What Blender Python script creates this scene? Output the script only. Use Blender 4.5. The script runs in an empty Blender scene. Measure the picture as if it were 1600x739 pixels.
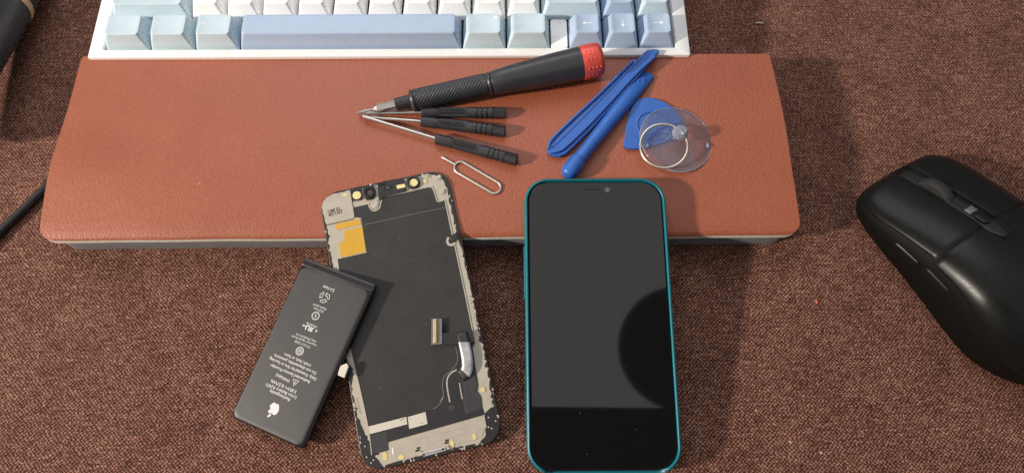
import bpy, bmesh, math, random
import numpy as np
from mathutils import Vector, Matrix
random.seed(7)
rng = np.random.default_rng(7)
SC = bpy.context.scene
COL = SC.collection
MM = 0.001
PI = math.pi

# ------------------------------------------------------------------ camera
F_PX, W_PX, H_PX = 1037.0, 1600, 739
CAM = np.array([3.67, -122.07, 313.4])
TH, RO, YA = .4023, .0169, -.0264
def cam_axes():
    right = np.array([1, 0, 0.]); up = np.array([0, math.cos(TH), math.sin(TH)]); fw = np.array([0, math.sin(TH), -math.cos(TH)])
    c, s = math.cos(YA), math.sin(YA); Z = np.array([[c, -s, 0], [s, c, 0], [0, 0, 1]])
    right, up, fw = Z @ right, Z @ up, Z @ fw
    c, s = math.cos(RO), math.sin(RO)
    return c*right + s*up, -s*right + c*up, fw
C_R, C_U, C_F = cam_axes()
cd = bpy.data.cameras.new('camera'); cam = bpy.data.objects.new('camera', cd); COL.objects.link(cam)
M = Matrix.Identity(4)
for i in range(3):
    M[i][0] = C_R[i]; M[i][1] = C_U[i]; M[i][2] = -C_F[i]; M[i][3] = CAM[i]*MM
cam.matrix_world = M
cd.sensor_fit = 'HORIZONTAL'; cd.sensor_width = 36.0; cd.lens = F_PX/W_PX*36.0
cd.clip_start = 0.01; cd.clip_end = 50
SC.camera = cam

# ------------------------------------------------------------------ room light (indoor close-up: a lamp and soft room light)
w = bpy.data.worlds.new('World'); SC.world = w; w.use_nodes = True
nt = w.node_tree; nt.nodes.clear()
out = nt.nodes.new('ShaderNodeOutputWorld'); bg = nt.nodes.new('ShaderNodeBackground')
tc = nt.nodes.new('ShaderNodeTexCoord'); sep = nt.nodes.new('ShaderNodeSeparateXYZ')
ramp = nt.nodes.new('ShaderNodeValToRGB')
nt.links.new(tc.outputs['Generated'], sep.inputs[0]); 
mr = nt.nodes.new('ShaderNodeMapRange'); mr.inputs[1].default_value = -1; mr.inputs[2].default_value = 1
nt.links.new(sep.outputs[2], mr.inputs[0]); nt.links.new(mr.outputs[0], ramp.inputs[0])
e = ramp.color_ramp.elements
e[0].position = 0.0; e[0].color = (.10, .08, .07, 1)
e[1].position = 1.0; e[1].color = (.93, .90, .89, 1)
for p, c in ((.48, (.07, .06, .055)), (.56, (.12, .115, .12)), (.72, (.21, .21, .23)), (.86, (.36, .35, .36)), (.955, (.90, .87, .865))):
    x = e.new(p); x.color = (*c, 1)
WORLD_STRENGTH = 0.78
bg.inputs[1].default_value = WORLD_STRENGTH
nt.links.new(ramp.outputs[0], bg.inputs[0]); nt.links.new(bg.outputs[0], out.inputs[0])

def area(name, loc, target, power, size, color):
    l = bpy.data.lights.new(name, 'AREA'); l.energy = power; l.shape = 'DISK'; l.size = size; l.color = color
    o = bpy.data.objects.new(name, l); COL.objects.link(o)
    o.location = Vector(loc)*MM
    o.rotation_euler = (Vector(target)*MM - o.location).to_track_quat('-Z', 'Y').to_euler()
    return o
area('window_light', (-1700, -480, 900), (20, 0, 0), 53.0, .15, (1.0, .90, .78))
area('back_light', (-260, 1050, 1150), (-60, 90, 0), 8.0, 1.1, (.88, .93, 1.0))

SC.view_settings.view_transform = 'Standard'; SC.view_settings.look = 'None'
SC.view_settings.exposure = 0; SC.view_settings.gamma = 1
SC.cycles.max_bounces = 8; SC.cycles.transparent_max_bounces = 12
SC.cycles.caustics_refractive = False; SC.cycles.caustics_reflective = False
SC.cycles.sample_clamp_indirect = 4.0
SC.cycles.use_denoising = False

# ------------------------------------------------------------------ helpers
def un(px, py, z):
    """point on the horizontal plane at height z (mm) seen at a photo pixel"""
    d = C_F + C_R*(px - W_PX/2)/F_PX - C_U*(py - H_PX/2)/F_PX
    return CAM + d*(z - CAM[2])/d[2]

def empty(name, loc=(0, 0, 0), mtx=None, label=None, cat=None, group=None):
    o = bpy.data.objects.new(name, None); COL.objects.link(o); o.empty_display_size = .01
    if mtx is not None: o.matrix_world = mtx
    else: o.location = Vector(loc)*MM
    tag(o, label, cat, group)
    return o
def tag(o, label=None, cat=None, group=None, kind=None):
    if label: o['label'] = label
    if cat: o['category'] = cat
    if group: o['group'] = group
    if kind: o['kind'] = kind
    return o
def link(name, me, mat, parent=None, smooth=None):
    mats = mat if isinstance(mat, (list, tuple)) else [mat]
    for m in mats: me.materials.append(m)
    if smooth is not None:
        me.shade_smooth()
        me.set_sharp_from_angle(angle=math.radians(smooth))
    o = bpy.data.objects.new(name, me); COL.objects.link(o)
    if parent: o.parent = parent
    return o
def mesh(name, verts, faces, mat, parent=None, smooth=None, fmat=None):
    me = bpy.data.meshes.new(name)
    me.from_pydata([tuple(float(c)*MM for c in v) for v in verts], [], faces)
    bm = bmesh.new(); bm.from_mesh(me); bmesh.ops.recalc_face_normals(bm, faces=bm.faces[:]); bm.to_mesh(me); bm.free()
    o = link(name, me, mat, parent, smooth)
    if fmat is not None:
        for p, i in zip(me.polygons, fmat): p.material_index = i
    return o
def rrect(w, h, r, n=6, cx=0, cy=0):
    pts = []
    for (sx, sy, a0) in ((1, 1, 0), (-1, 1, 90), (-1, -1, 180), (1, -1, 270)):
        for k in range(n + 1):
            a = math.radians(a0 + 90*k/n)
            pts.append((cx + sx*(w/2 - r) + r*math.cos(a), cy + sy*(h/2 - r) + r*math.sin(a)))
    return pts
def loft(rings, cap0=True, cap1=True, base=0):
    n = len(rings[0]); V = [p for r in rings for p in r]; Fc = []
    for i in range(len(rings) - 1):
        for k in range(n):
            a, b = i*n + k, i*n + (k + 1) % n
            Fc.append((a + base, b + base, b + n + base, a + n + base))
    if cap0: Fc.append(tuple(base + k for k in reversed(range(n))))
    if cap1: Fc.append(tuple(base + (len(rings) - 1)*n + k for k in range(n)))
    return V, Fc
def prism(name, pts, z0, z1, mat, parent=None, bevel=0.0, smooth=None):
    """solid with outline pts; z1 may be a function of (x, y)"""
    top = z1 if callable(z1) else (lambda x, y: z1)
    bot = z0 if callable(z0) else (lambda x, y: z0)
    V, Fc = loft([[(x, y, bot(x, y)) for x, y in pts], [(x, y, top(x, y)) for x, y in pts]])
    o = mesh(name, V, Fc, mat, parent, smooth)
    if bevel:
        b = o.modifiers.new('bevel', 'BEVEL'); b.width = bevel*MM; b.segments = 2; b.limit_method = 'ANGLE'; b.angle_limit = math.radians(40)
    return o
def ring_solid(name, outer, inner, z0, z1, mat, parent=None, lip=0.0, smooth=40):
    """closed frame between two outlines with the same vertex count"""
    n = len(outer)
    def toward(a, b, d):
        r = []
        for (x, y), (u, v) in zip(a, b):
            L = math.hypot(u - x, v - y) or 1
            r.append((x + (u - x)/L*d, y + (v - y)/L*d))
        return r
    rings = [[(x, y, z0) for x, y in outer], [(x, y, z1 - lip) for x, y in outer]]
    if lip:
        rings.append([(x, y, z1 - lip*.3) for x, y in toward(outer, inner, lip*.3)])
        rings.append([(x, y, z1) for x, y in toward(outer, inner, lip)])
        rings.append([(x, y, z1) for x, y in toward(inner, outer, lip*.5)])
    rings.append([(x, y, z1 - lip*.5) for x, y in inner]); rings.append([(x, y, z0) for x, y in inner])
    V = [p for r in rings for p in r]; Fc = []
    R = len(rings)
    for i in range(R):
        j = (i + 1) % R
        for k in range(n):
            k2 = (k + 1) % n
            Fc.append((i*n + k, i*n + k2, j*n + k2, j*n + k))
    return mesh(name, V, Fc, mat, parent, smooth)
def lathe(name, prof, mat, parent=None, n=40, rad=None, smooth=35, axis='X'):
    """prof: (t, r) along local X (or Z); rad(t, th, r) may reshape the radius"""
    rings = []
    for t, r in prof:
        ring = []
        for k in range(n):
            th = 2*PI*k/n
            q = rad(t, th, r) if rad else r
            ring.append((t, q*math.cos(th), q*math.sin(th)) if axis == 'X' else (q*math.cos(th), q*math.sin(th), t))
        rings.append(ring)
    V, Fc = loft(rings)
    return mesh(name, V, Fc, mat, parent, smooth)
def tube(name, path, r, mat, parent=None, closed=False, n=12, smooth=60):
    P = [Vector(p) for p in path]; N = len(P); rings = []; prev = None
    for i in range(N):
        a = P[i - 1] if (closed or i > 0) else P[i]; b = P[(i + 1) % N] if (closed or i < N - 1) else P[i]
        t = (b - a).normalized()
        ref = Vector((0, 0, 1)) if abs(t.z) < .9 else Vector((1, 0, 0))
        s = t.cross(ref).normalized(); u = s.cross(t)
        rr = r(i/(N - 1)) if callable(r) else r
        rings.append([tuple(P[i] + s*rr*math.cos(2*PI*k/n) + u*rr*math.sin(2*PI*k/n)) for k in range(n)])
    if closed:
        V = [p for q in rings for p in q]; Fc = []
        for i in range(N):
            j = (i + 1) % N
            for k in range(n): Fc.append((i*n + k, i*n + (k + 1) % n, j*n + (k + 1) % n, j*n + k))
    else: V, Fc = loft(rings)
    return mesh(name, V, Fc, mat, parent, smooth)
def smooth_path(pts, m=8, closed=False):
    P = [np.array(p, float) for p in pts]; N = len(P); out = []
    R = range(N) if closed else range(N - 1)
    for i in R:
        p1, p2 = P[i], P[(i + 1) % N]
        p0 = P[i - 1] if (closed or i > 0) else 2*p1 - p2
        p3 = P[(i + 2) % N] if (closed or i < N - 2) else 2*p2 - p1
        for k in range(m):
            t = k/m
            out.append(.5*((2*p1) + (-p0 + p2)*t + (2*p0 - 5*p1 + 4*p2 - p3)*t*t + (-p0 + 3*p1 - 3*p2 + p3)*t**3))
    if not closed: out.append(P[-1])
    return [tuple(float(c) for c in p) for p in out]
_text_cache = {}
def text_geo(body, bold=0.0):
    """outline of a word, 1 unit high letters, origin at the left of the baseline"""
    key = (body, bold)
    if key not in _text_cache:
        cu = bpy.data.curves.new('t', 'FONT'); cu.body = body; cu.size = 1.0; cu.offset = bold; cu.resolution_u = 3
        o = bpy.data.objects.new('t', cu); COL.objects.link(o)
        dg = bpy.context.evaluated_depsgraph_get(); me = o.evaluated_get(dg).to_mesh()
        V = [(v.co.x, v.co.y) for v in me.vertices]; Fc = [tuple(p.vertices) for p in me.polygons]
        o.to_mesh_clear(); bpy.data.objects.remove(o); bpy.data.curves.remove(cu)
        _text_cache[key] = (V, Fc)
    return _text_cache[key]
def flat_geo(V2, Fc, fn):
    return [fn(x, y) for x, y in V2], Fc
class Geo:
    """collects flat printed shapes for ONE mesh"""
    def __init__(s): s.V = []; s.F = []
    def add(s, V, Fc):
        b = len(s.V); s.V += list(V); s.F += [tuple(i + b for i in f) for f in Fc]
    def word(s, body, origin, xdir, width=None, height=None, zf=lambda x, y: 0, bold=0.0, center=False, flip=False):
        V2, Fc = text_geo(body, bold)
        xs = [v[0] for v in V2]; x0, x1 = min(xs), max(xs)
        k = width/(x1 - x0) if width else height
        kx = k
        if width and height: k = height
        ux, uy = xdir; L = math.hypot(ux, uy); ux /= L; uy /= L
        sh = (x0 + x1)/2 if center else x0
        fl = -1 if flip else 1
        P = []
        for x, y in V2:
            a, b = fl*(x - sh)*kx, y*k
            X, Y = origin[0] + a*ux - b*uy, origin[1] + a*uy + b*ux
            P.append((X, Y, zf(X, Y)))
        s.add(P, Fc)
    def poly(s, pts, zf=lambda x, y: 0):
        s.add([(x, y, zf(x, y)) for x, y in pts], [tuple(range(len(pts)))])
    def line(s, pts, wd, zf=lambda x, y: 0, closed=False):
        P = [np.array(p[:2], float) for p in pts]; N = len(P); L, R = [], []
        for i in range(N):
            a = P[i - 1] if (closed or i > 0) else P[i]; b = P[(i + 1) % N] if (closed or i < N - 1) else P[i]
            t = b - a; t /= (np.linalg.norm(t) or 1); nn = np.array([-t[1], t[0]])
            L.append(P[i] + nn*wd/2); R.append(P[i] - nn*wd/2)
        V = [(p[0], p[1], zf(*p)) for p in L] + [(p[0], p[1], zf(*p)) for p in R]
        Fc = [(i, (i + 1) % N, N + (i + 1) % N, N + i) for i in range(N if closed else N - 1)]
        s.add(V, Fc)
    def circle(s, c, r, wd=None, n=20, zf=lambda x, y: 0):
        pts = [(c[0] + r*math.cos(2*PI*k/n), c[1] + r*math.sin(2*PI*k/n)) for k in range(n)]
        s.line(pts, wd, zf, True) if wd else s.poly(pts, zf)
    def build(s, name, mat, parent=None):
        me = bpy.data.meshes.new(name); me.from_pydata([tuple(float(c)*MM for c in v) for v in s.V], [], s.F)
        return link(name, me, mat, parent)
def homography(src, dst):
    A = []; b = []
    for (x, y), (u, v) in zip(src, dst):
        A += [[x, y, 1, 0, 0, 0, -u*x, -u*y], [0, 0, 0, x, y, 1, -v*x, -v*y]]; b += [u, v]
    h = np.append(np.linalg.solve(np.array(A, float), np.array(b, float)), 1).reshape(3, 3)
    def f(x, y):
        q = h @ np.array([x, y, 1.]); return (q[0]/q[2], q[1]/q[2])
    return f
def frame(x, y, z, a, b, c):
    """base point, heading, tilt, roll -> matrix (mm)"""
    m = Matrix.Rotation(a, 4, 'Z') @ Matrix.Rotation(b, 4, 'X') @ Matrix.Rotation(c, 4, 'Y')
    m.translation = Vector((x, y, z))*MM
    return m
def axis_frame(p, q, roll=0.0):
    """matrix with its origin at p and its local X towards q"""
    X = (Vector(q) - Vector(p)).normalized(); Z = (Vector((0, 0, 1)) - X*X.z).normalized(); Y = Z.cross(X)
    m = Matrix(((X.x, Y.x, Z.x, 0), (X.y, Y.y, Z.y, 0), (X.z, Y.z, Z.z, 0), (0, 0, 0, 1))) @ Matrix.Rotation(roll, 4, 'X')
    m.translation = Vector(p)*MM
    return m

# ------------------------------------------------------------------ materials
class NT:
    def __init__(s, m): s.t = m.node_tree; s.L = s.t.links.new
    def n(s, typ, **kw):
        x = s.t.nodes.new(typ)
        for k, v in kw.items(): setattr(x, k, v)
        return x
    def math(s, op, a, b=None, c=None):
        x = s.n('ShaderNodeMath', operation=op)
        for i, v in enumerate((a, b, c)):
            if v is None: continue
            if isinstance(v, (int, float)): x.inputs[i].default_value = v
            else: s.L(v, x.inputs[i])
        return x.outputs[0]
def noise(q, vec, scale, detail=3, rough=.5):
    x = q.n('ShaderNodeTexNoise'); x.inputs['Scale'].default_value = scale; x.inputs['Detail'].default_value = detail
    x.inputs['Roughness'].default_value = rough; q.L(vec, x.inputs['Vector']); return x
def mat(name, color, rough=.5, metal=0.0, spec=.5, vary=.12, vscale=120, bump=0.0, bscale=900, rvary=.08, coat=0.0, ior=1.5, sheen=0.0):
    m = bpy.data.materials.new(name); m.use_nodes = True; q = NT(m)
    p = m.node_tree.nodes['Principled BSDF']
    p.inputs['Metallic'].default_value = metal; p.inputs['Specular IOR Level'].default_value = spec
    p.inputs['Coat Weight'].default_value = coat; p.inputs['IOR'].default_value = ior
    p.inputs['Sheen Weight'].default_value = sheen
    t = q.n('ShaderNodeTexCoord'); v = t.outputs['Object']
    nz = noise(q, v, vscale, 4, .6)
    rp = q.n('ShaderNodeValToRGB'); el = rp.color_ramp.elements
    el[0].position = .25; el[1].position = .75
    el[0].color = (*[c*(1 - vary) for c in color], 1); el[1].color = (*[min(1, c*(1 + vary)) for c in color], 1)
    q.L(nz.outputs[0], rp.inputs[0]); q.L(rp.outputs[0], p.inputs['Base Color'])
    n2 = noise(q, v, vscale*2.3, 3, .6)
    q.L(q.math('MULTIPLY_ADD', n2.outputs[0], rvary*2, rough - rvary), p.inputs['Roughness'])
    if bump:
        n3 = noise(q, v, bscale, 2, .5)
        bp = q.n('ShaderNodeBump'); bp.inputs['Strength'].default_value = 1.0; bp.inputs['Distance'].default_value = bump*MM
        q.L(n3.outputs[0], bp.inputs['Height']); q.L(bp.outputs[0], p.inputs['Normal'])
    return m

def cloth_mat():
    m = bpy.data.materials.new('woven_brown_cloth'); m.use_nodes = True; q = NT(m); p = m.node_tree.nodes['Principled BSDF']
    t = q.n('ShaderNodeTexCoord'); v = t.outputs['Object']
    wob = noise(q, v, 160, 3, .55)
    wob2 = noise(q, v, 620, 2, .5)
    sx = q.n('ShaderNodeSeparateXYZ'); q.L(v, sx.inputs[0])
    sw = q.n('ShaderNodeSeparateColor'); q.L(wob.outputs['Color'], sw.inputs[0])
    sw2 = q.n('ShaderNodeSeparateColor'); q.L(wob2.outputs['Color'], sw2.inputs[0])
    X = q.math('ADD', q.math('MULTIPLY_ADD', sx.outputs[0], 1000/.96, q.math('MULTIPLY', sw.outputs[0], 2.4)), q.math('MULTIPLY', sw2.outputs[0], 1.5))
    Y = q.math('ADD', q.math('MULTIPLY_ADD', sx.outputs[1], 1000/.96, q.math('MULTIPLY', sw.outputs[1], 2.4)), q.math('MULTIPLY', sw2.outputs[1], 1.5))
    h = q.math('MULTIPLY', q.math('SINE', q.math('MULTIPLY', X, PI)), q.math('SINE', q.math('MULTIPLY', Y, PI)))
    # individual yarns: noise drawn out along each thread direction
    def yarn(sx_, sy_):
        mp = q.n('ShaderNodeMapping'); mp.inputs['Scale'].default_value = (sx_, sy_, 1); q.L(v, mp.inputs[0])
        return noise(q, mp.outputs[0], 1.0, 2, .6).outputs[0]
    y1 = yarn(130, 980); y2 = yarn(980, 190)
    fine = noise(q, v, 2300, 2, .6).outputs[0]
    big = noise(q, v, 42, 3, .6).outputs[0]
    val = q.math('MULTIPLY_ADD', h, .29, .462)
    val = q.math('MULTIPLY_ADD', q.math('SUBTRACT', y1, .5), .62, val)
    val = q.math('MULTIPLY_ADD', q.math('SUBTRACT', y2, .5), .62, val)
    val = q.math('MULTIPLY_ADD', q.math('SUBTRACT', fine, .5), 1.15, val)
    val = q.math('MULTIPLY_ADD', q.math('SUBTRACT', big, .5), .24, val)
    rp = q.n('ShaderNodeValToRGB'); el = rp.color_ramp.elements
    el[0].position = .12; el[0].color = (.024, .0070, .0040, 1); el[1].position = .92; el[1].color = (.49, .270, .192, 1)
    k = el.new(.5); k.color = (.124, .0485, .0320, 1)
    q.L(val, rp.inputs[0])
    dv = q.n('ShaderNodeTexVoronoi'); dv.inputs['Scale'].default_value = 75; q.L(v, dv.inputs['Vector'])
    wn = q.n('ShaderNodeSeparateColor'); q.L(dv.outputs['Color'], wn.inputs[0])
    sp = q.math('MULTIPLY', q.math('LESS_THAN', dv.outputs['Distance'], .045), q.math('GREATER_THAN', wn.outputs[0], .93))
    mc = q.n('ShaderNodeMix', data_type='RGBA'); q.L(q.math('MULTIPLY', sp, .7), mc.inputs[0]); q.L(rp.outputs[0], mc.inputs[6]); mc.inputs[7].default_value = (.62, .52, .46, 1)
    q.L(mc.outputs[2], p.inputs['Base Color'])
    p.inputs['Roughness'].default_value = .85; p.inputs['Specular IOR Level'].default_value = .12
    p.inputs['Sheen Weight'].default_value = .03; p.inputs['Sheen Roughness'].default_value = .5
    bp = q.n('ShaderNodeBump'); bp.inputs['Strength'].default_value = .7; bp.inputs['Distance'].default_value = .22*MM
    q.L(val, bp.inputs['Height']); q.L(bp.outputs[0], p.inputs['Normal'])
    return m
def leather_mat():
    m = bpy.data.materials.new('tan_leather'); m.use_nodes = True; q = NT(m); p = m.node_tree.nodes['Principled BSDF']
    t = q.n('ShaderNodeTexCoord'); v = t.outputs['Object']
    wob = noise(q, v, 300, 2, .5)
    mx = q.n('ShaderNodeVectorMath', operation='MULTIPLY_ADD'); q.L(wob.outputs['Color'], mx.inputs[0]); mx.inputs[1].default_value = (.0007,)*3; q.L(v, mx.inputs[2])
    vo = q.n('ShaderNodeTexVoronoi'); vo.feature = 'SMOOTH_F1'; vo.inputs['Scale'].default_value = 900; q.L(mx.outputs[0], vo.inputs['Vector'])
    if 'Smoothness' in vo.inputs: vo.inputs['Smoothness'].default_value = .35
    n1 = noise(q, v, 900, 3, .6); n2 = noise(q, v, 28, 4, .6); n3 = noise(q, v, 2600, 2, .5)
    rp = q.n('ShaderNodeValToRGB'); el = rp.color_ramp.elements
    el[0].position = .15; el[0].color = (.275, .064, .026, 1); el[1].position = .9; el[1].color = (.415, .120, .058, 1)
    val = q.math('MULTIPLY_ADD', q.math('SUBTRACT', n1.outputs[0], .5), .7, .48)
    val = q.math('MULTIPLY_ADD', q.math('SUBTRACT', n2.outputs[0], .5), .50, val)
    val = q.math('MULTIPLY_ADD', vo.outputs['Distance'], -.25, q.math('ADD', val, .1))
    # sparse pale dust specks
    q.L(val, rp.inputs[0])
    dv = q.n('ShaderNodeTexVoronoi'); dv.inputs['Scale'].default_value = 110; q.L(v, dv.inputs['Vector'])
    wn = q.n('ShaderNodeSeparateColor'); q.L(dv.outputs['Color'], wn.inputs[0])
    sp = q.math('MULTIPLY', q.math('LESS_THAN', dv.outputs['Distance'], .035), q.math('GREATER_THAN', wn.outputs[0], .90))
    mc = q.n('ShaderNodeMix', data_type='RGBA'); q.L(sp, mc.inputs[0]); q.L(rp.outputs[0], mc.inputs[6]); mc.inputs[7].default_value = (.62, .45, .36, 1)
    q.L(mc.outputs[2], p.inputs['Base Color'])
    q.L(q.math('MULTIPLY_ADD', n2.outputs[0], .2, .42), p.inputs['Roughness']); p.inputs['Specular IOR Level'].default_value = .6
    hh = q.math('MULTIPLY_ADD', vo.outputs['Distance'], -1.0, q.math('MULTIPLY', n1.outputs[0], .6))
    bp = q.n('ShaderNodeBump'); bp.inputs['Strength'].default_value = .85; bp.inputs['Distance'].default_value = .125*MM
    q.L(hh, bp.inputs['Height']); q.L(bp.outputs[0], p.inputs['Normal'])
    return m
def clear_mat(name, milky, gloss, rough):
    m = bpy.data.materials.new(name); m.use_nodes = True; q = NT(m); t = m.node_tree; t.nodes.remove(t.nodes['Principled BSDF'])
    o = t.nodes['Material Output']
    tr = q.n('ShaderNodeBsdfTransparent'); tr.inputs[0].default_value = (.95, .95, .97, 1)
    gl = q.n('ShaderNodeBsdfGlossy'); gl.inputs['Roughness'].default_value = rough
    df = q.n('ShaderNodeBsdfDiffuse'); df.inputs[0].default_value = (.62, .64, .78, 1)
    fr = q.n('ShaderNodeFresnel'); fr.inputs[0].default_value = 1.45
    m1 = q.n('ShaderNodeMixShader'); m1.inputs[0].default_value = milky; q.L(tr.outputs[0], m1.inputs[1]); q.L(df.outputs[0], m1.inputs[2])
    m2 = q.n('ShaderNodeMixShader'); q.L(q.math('MULTIPLY', fr.outputs[0], gloss), m2.inputs[0]); q.L(m1.outputs[0], m2.inputs[1]); q.L(gl.outputs[0], m2.inputs[2])
    q.L(m2.outputs[0], o.inputs['Surface'])
    return m

CLOTH = cloth_mat(); LEATHER = leather_mat(); CLEAR = clear_mat('clear_vinyl', .10, .6, .12); CLEAR_KNOB = clear_mat('clear_vinyl_knob', .30, 1.3, .06)
RAW_EDGE = mat('raw_leather_edge', (.68, .63, .54), .85, vary=.16, vscale=500, bump=.15, bscale=1600)
REST_BASE = mat('dark_grey_foam', (.19, .18, .185), .75, vary=.12, vscale=300, bump=.05, bscale=1500)
CASE_WHITE = mat('white_shell', (.86, .86, .84), .45, vary=.03)
KEY_AQUA = mat('pale_aqua_keycap', (.55, .67, .73), .45, vary=.025)
KEY_BLUE = mat('periwinkle_keycap', (.40, .50, .66), .45, vary=.025)
KEY_WHITE = mat('white_keycap', (.92, .92, .91), .42, vary=.02)
PLATE = mat('dark_key_plate', (.05, .055, .06), .6)
LEGEND = mat('white_legend', (.88, .90, .92), .5, vary=.02)
BLACK_PLASTIC = mat('black_plastic', (.028, .027, .030), .42, vary=.2, vscale=400, bump=.02, bscale=1800)
HANDLE_BLACK = mat('satin_black_handle', (.034, .033, .038), .36, vary=.12)
KNURL = mat('black_knurled_metal', (.07, .07, .075), .34, metal=.55, vary=.15)
RED = mat('red_anodised_metal', (.66, .085, .060), .36, metal=.30, vary=.06)
STEEL = mat('bright_steel', (.66, .63, .57), .28, metal=1.0, vary=.1, vscale=500)
WIRE = mat('dull_steel_wire', (.55, .51, .44), .42, metal=.85, vary=.1, vscale=500)
BRASS = mat('pale_brass_wire', (.76, .70, .56), .30, metal=.9, vary=.08)
BLUE = mat('blue_plastic', (.026, .120, .45), .38, vary=.10, vscale=260, bump=.02, bscale=1500)
TEAL = mat('teal_case_rubber', (.004, .150, .185), .38, vary=.06)
NAVY = mat('navy_phone_rim', (.010, .016, .045), .25, metal=.6)
GLASS_BLACK = mat('black_screen_glass', (.0065, .0063, .0063), .035, vary=.02, rvary=.012, ior=1.62, spec=.5)
LENS = mat('dull_grey_lens', (.10, .10, .10), .2)
SLOT = mat('speaker_slot_black', (.004, .004, .004), .7)
FRAME_BLACK = mat('black_frame_plastic', (.018, .017, .017), .45, vary=.3, vscale=700, bump=.06, bscale=1200)
PLATE_METAL = mat('warm_grey_metal_plate', (.46, .41, .33), .5, metal=.15, vary=.10, vscale=180, bump=.02, bscale=900)
GRAPHITE = mat('graphite_sheet', (.0245, .022, .0195), .5, vary=.3, vscale=70, bump=.03, bscale=260)
FILM = mat('black_flex_film', (.022, .021, .021), .38, vary=.2, vscale=150, bump=.02, bscale=300)
FILM2 = mat('dark_slate_film', (.040, .038, .042), .42, vary=.12, vscale=150)
KAPTON = mat('amber_tape', (.62, .345, .030), .42, vary=.06)
PALE_YELLOW = mat('pale_yellow_pad', (.78, .68, .30), .5, vary=.06)
PALE_SPOT = mat('cream_spot', (.70, .55, .24), .55, vary=.06)
STICKER = mat('cream_sticker', (.60, .55, .46), .6, vary=.04)
INK = mat('black_ink', (.02, .018, .016), .6)
INK_BROWN = mat('brown_speckle', (.13, .11, .08), .6)
PRINT = mat('pale_grey_print', (.66, .65, .63), .6, vary=.05)
BATT = mat('battery_grey_wrap', (.048, .0455, .0435), .5, vary=.10, vscale=90, bump=.03, bscale=180)
BATT_EDGE = mat('battery_black_foil', (.014, .013, .013), .28, vary=.2)
FOIL = mat('silvered_flex', (.46, .46, .46), .34, metal=.35, vary=.45, vscale=190)
PCB = mat('grey_connector_board', (.22, .21, .20), .4, metal=.4, vary=.3, vscale=900)
GOLD = mat('gold_contacts', (.70, .48, .20), .3, metal=.8)
MOUSE_MAT = mat('matte_black_mouse', (.0072, .0072, .0066), .31, vary=.12, vscale=200, spec=.19)
MOUSE_DARK = mat('black_mouse_gap', (.004, .004, .004), .5)
MOUSE_SIDE = mat('mouse_side_rubber', (.0050, .0050, .0046), .6, spec=.12, vary=.15, vscale=500)
WHEEL = mat('grey_rubber_wheel', (.016, .0155, .015), .75, vary=.2, vscale=900)
GREY_TAB = mat('grey_tab', (.10, .10, .115), .4)
DEVICE = mat('slate_grey_handle', (.045, .047, .056), .45, vary=.08)
DEVICE_RING = mat('champagne_ring', (.66, .47, .28), .38, metal=.35, vary=.05)
CABLE = mat('black_cable_rubber', (.014, .013, .013), .55)
DARK_LAMP = mat('dark_lamp_shade', (.06, .06, .055), .6)
DARK_LAMP2 = mat('dark_lamp_rim', (.008, .008, .008), .6)

# ------------------------------------------------------------------ the cloth-covered desk
n = 90
xs = np.linspace(-900, 900, n); ys = np.linspace(-500, 900, n)
V = [(x, y, .25*math.sin(x*.021 + .6*math.sin(y*.013)) * math.sin(y*.017) - .28) for y in ys for x in xs]
Fc = [(j*n + i, j*n + i + 1, (j + 1)*n + i + 1, (j + 1)*n + i) for j in range(n - 1) for i in range(n - 1)]
desk = mesh('desk_cloth', V, Fc, CLOTH, None, 60); tag(desk, kind='structure')

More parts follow.
